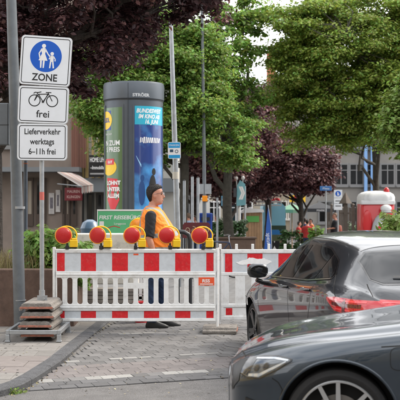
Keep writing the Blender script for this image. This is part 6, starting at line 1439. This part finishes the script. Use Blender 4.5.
for i, (px, d, c_, lab) in enumerate(((299.5, 43, redc, 'person in red sitting height, left of the wine red tree trunk'), (307.5, 41.5, redc, 'person in a red jacket nearest the potted shrub'), (216, 44, whitec, 'pedestrian in white right beside the trunk behind the hedge'), (194, 43, redc, 'pedestrian in red between the tallest posts'))):
    person(lab, gzp(px, d), R(70*i), (1.42, 1.5, 1.7, 1.66)[i], c_, (greyc, M_['jeans'])[i % 2], .026, arms=bent if i % 2 else None, hair=M_['hair'], fingers=False)
# red booth with inflated white roof
rd = 35; g = gzp(378, rd); rbt = thing('red_booth', 'red inflatable booth with bulging white roof and a pale dome shaped figure', 'booth', g); bzz = lambda py: P(0, py, rd).z-g.z; bxx = lambda px: (px-378)/F*rd
redp = flat('glossy red vinyl', (.60, .018, .022), .35, coat=.3); whv = flat('white vinyl', (.72, .73, .74), .4, var=.05)
m = MB(); m.loft([(0, 0, .5, .55, .5), (.1, 0, .5, .57, .52), (bzz(204), 0, .5, .57, .52), (bzz(203), 0, .5, .54, .5)], 40, e=8); m.build('booth_wall', redp, rbt, smooth=40)
for i in range(7): x = bxx(362.5+5.2*i)
m = MB(); vs = []; NN = 64; secs_ = [(203, .57), (200.5, .60), (197, .60), (194.3, .56), (192.3, .46), (191, .30), (190.5, .02)]
for py_, rx_ in secs_:
    for j in range(NN):
        a = 2*math.pi*j/NN; c, q_ = math.cos(a), math.sin(a); k_ = 1+.018*math.cos(a*14)
        vs.append((rx_*k_*math.copysign(abs(c)**.5, c), .45+rx_*.9*k_*math.copysign(abs(q_)**.5, q_), bzz(py_)))
m.add(vs, [(i*NN+j, i*NN+(j+1) % NN, (i+1)*NN+(j+1) % NN, (i+1)*NN+j) for i in range(len(secs_)-1) for j in range(NN)]); m.build('roof', whv, rbt, smooth=60)
m = MB(); m.box(bxx(360.8), bxx(395), -.09, .9, bzz(204.6), bzz(200.5)); m.build('roof_band', whv, rbt, bev=.03)
for c_, r_ in (((bxx(367), -.06, bzz(222)), (.17, .05, .40)),): MB().ball(c_, r_, 18).build('red_bulge', redp, rbt, smooth=60)
m = MB(); m.ball((bxx(379.5), -.13, bzz(236)), (.30, .12, .72), 20); m.build('grey_dome', flat('pale grey vinyl', (.38, .40, .41), .5, var=.06), rbt, smooth=60)
m = MB(); m.ball((bxx(385), -.18, bzz(208.5)), (.19, .12, .13), 18); m.build('white_cap', whv, rbt, smooth=60); m = MB(); m.tube([(bxx(385)+.17*math.cos(R(a)), -.25-.06*abs(math.sin(R(a))), bzz(212)) for a in range(180, 361, 20)], .03, 8); m.build('cap_edge', flat('pale grey vinyl', (0, 0, 0)), rbt, smooth=60)
m = MB(); m.ball((bxx(379), -.245, bzz(227)), (.11, .03, .15), 14); m.build('round_badge', whv, rbt, smooth=60); m = MB(); m.box(bxx(376.6), bxx(381.4), -.285, -.272, bzz(228.5), bzz(226)); m.build('badge_stripe', redp, rbt)
m = MB(); m.ball((bxx(387.5), .2, bzz(191)), (.10, .1, .13), 14); m.build('red_ball', redp, rbt, smooth=60)
# tables with chairs near the parasols
for i, (px, d) in enumerate(((298, 44), (323, 43))):
    t_ = thing('cafe_table', ('small dark table beside the green parasol', 'small dark table in front of the gazebo')[i], 'table', gzp(px, d)); MB().lathe([(.001, .70), (.34, .70), (.35, .72), (.34, .74), (.001, .74)], 24).build('table_top', flat('brown table top', (.15, .09, .05), .5), t_, smooth=40)
    MB().lathe([(.2, 0), (.19, .02), (.03, .04), (.03, .699)], 16).build('table_leg', M_['galv'], t_, smooth=40)
    for k, a in enumerate((20, 190)):
        c_ = thing('cafe_chair', ('chair on the %s side of the small table %s' % (('right', 'left')[k], ('beside the green parasol', 'in front of the gazebo')[i])), 'chair', t_.location+Vector((.55*math.cos(R(a)), .55*math.sin(R(a)), 0)), R(a))
        MB().box(-.2, .2, -.2, .2, .43, .46).build('seat', flat('wicker', (.22, .13, .07), .8), c_, bev=.01); MB().box(.17, .20, -.2, .2, .5, .85).build('backrest', flat('wicker', (0, 0, 0)), c_, bev=.01)
        for x in (-.18, .18):
            for y in (-.18, .18): MB().tube([(x, y, 0), (x, y, .429)], .014, 6).build('leg', M_['seam'], c_)
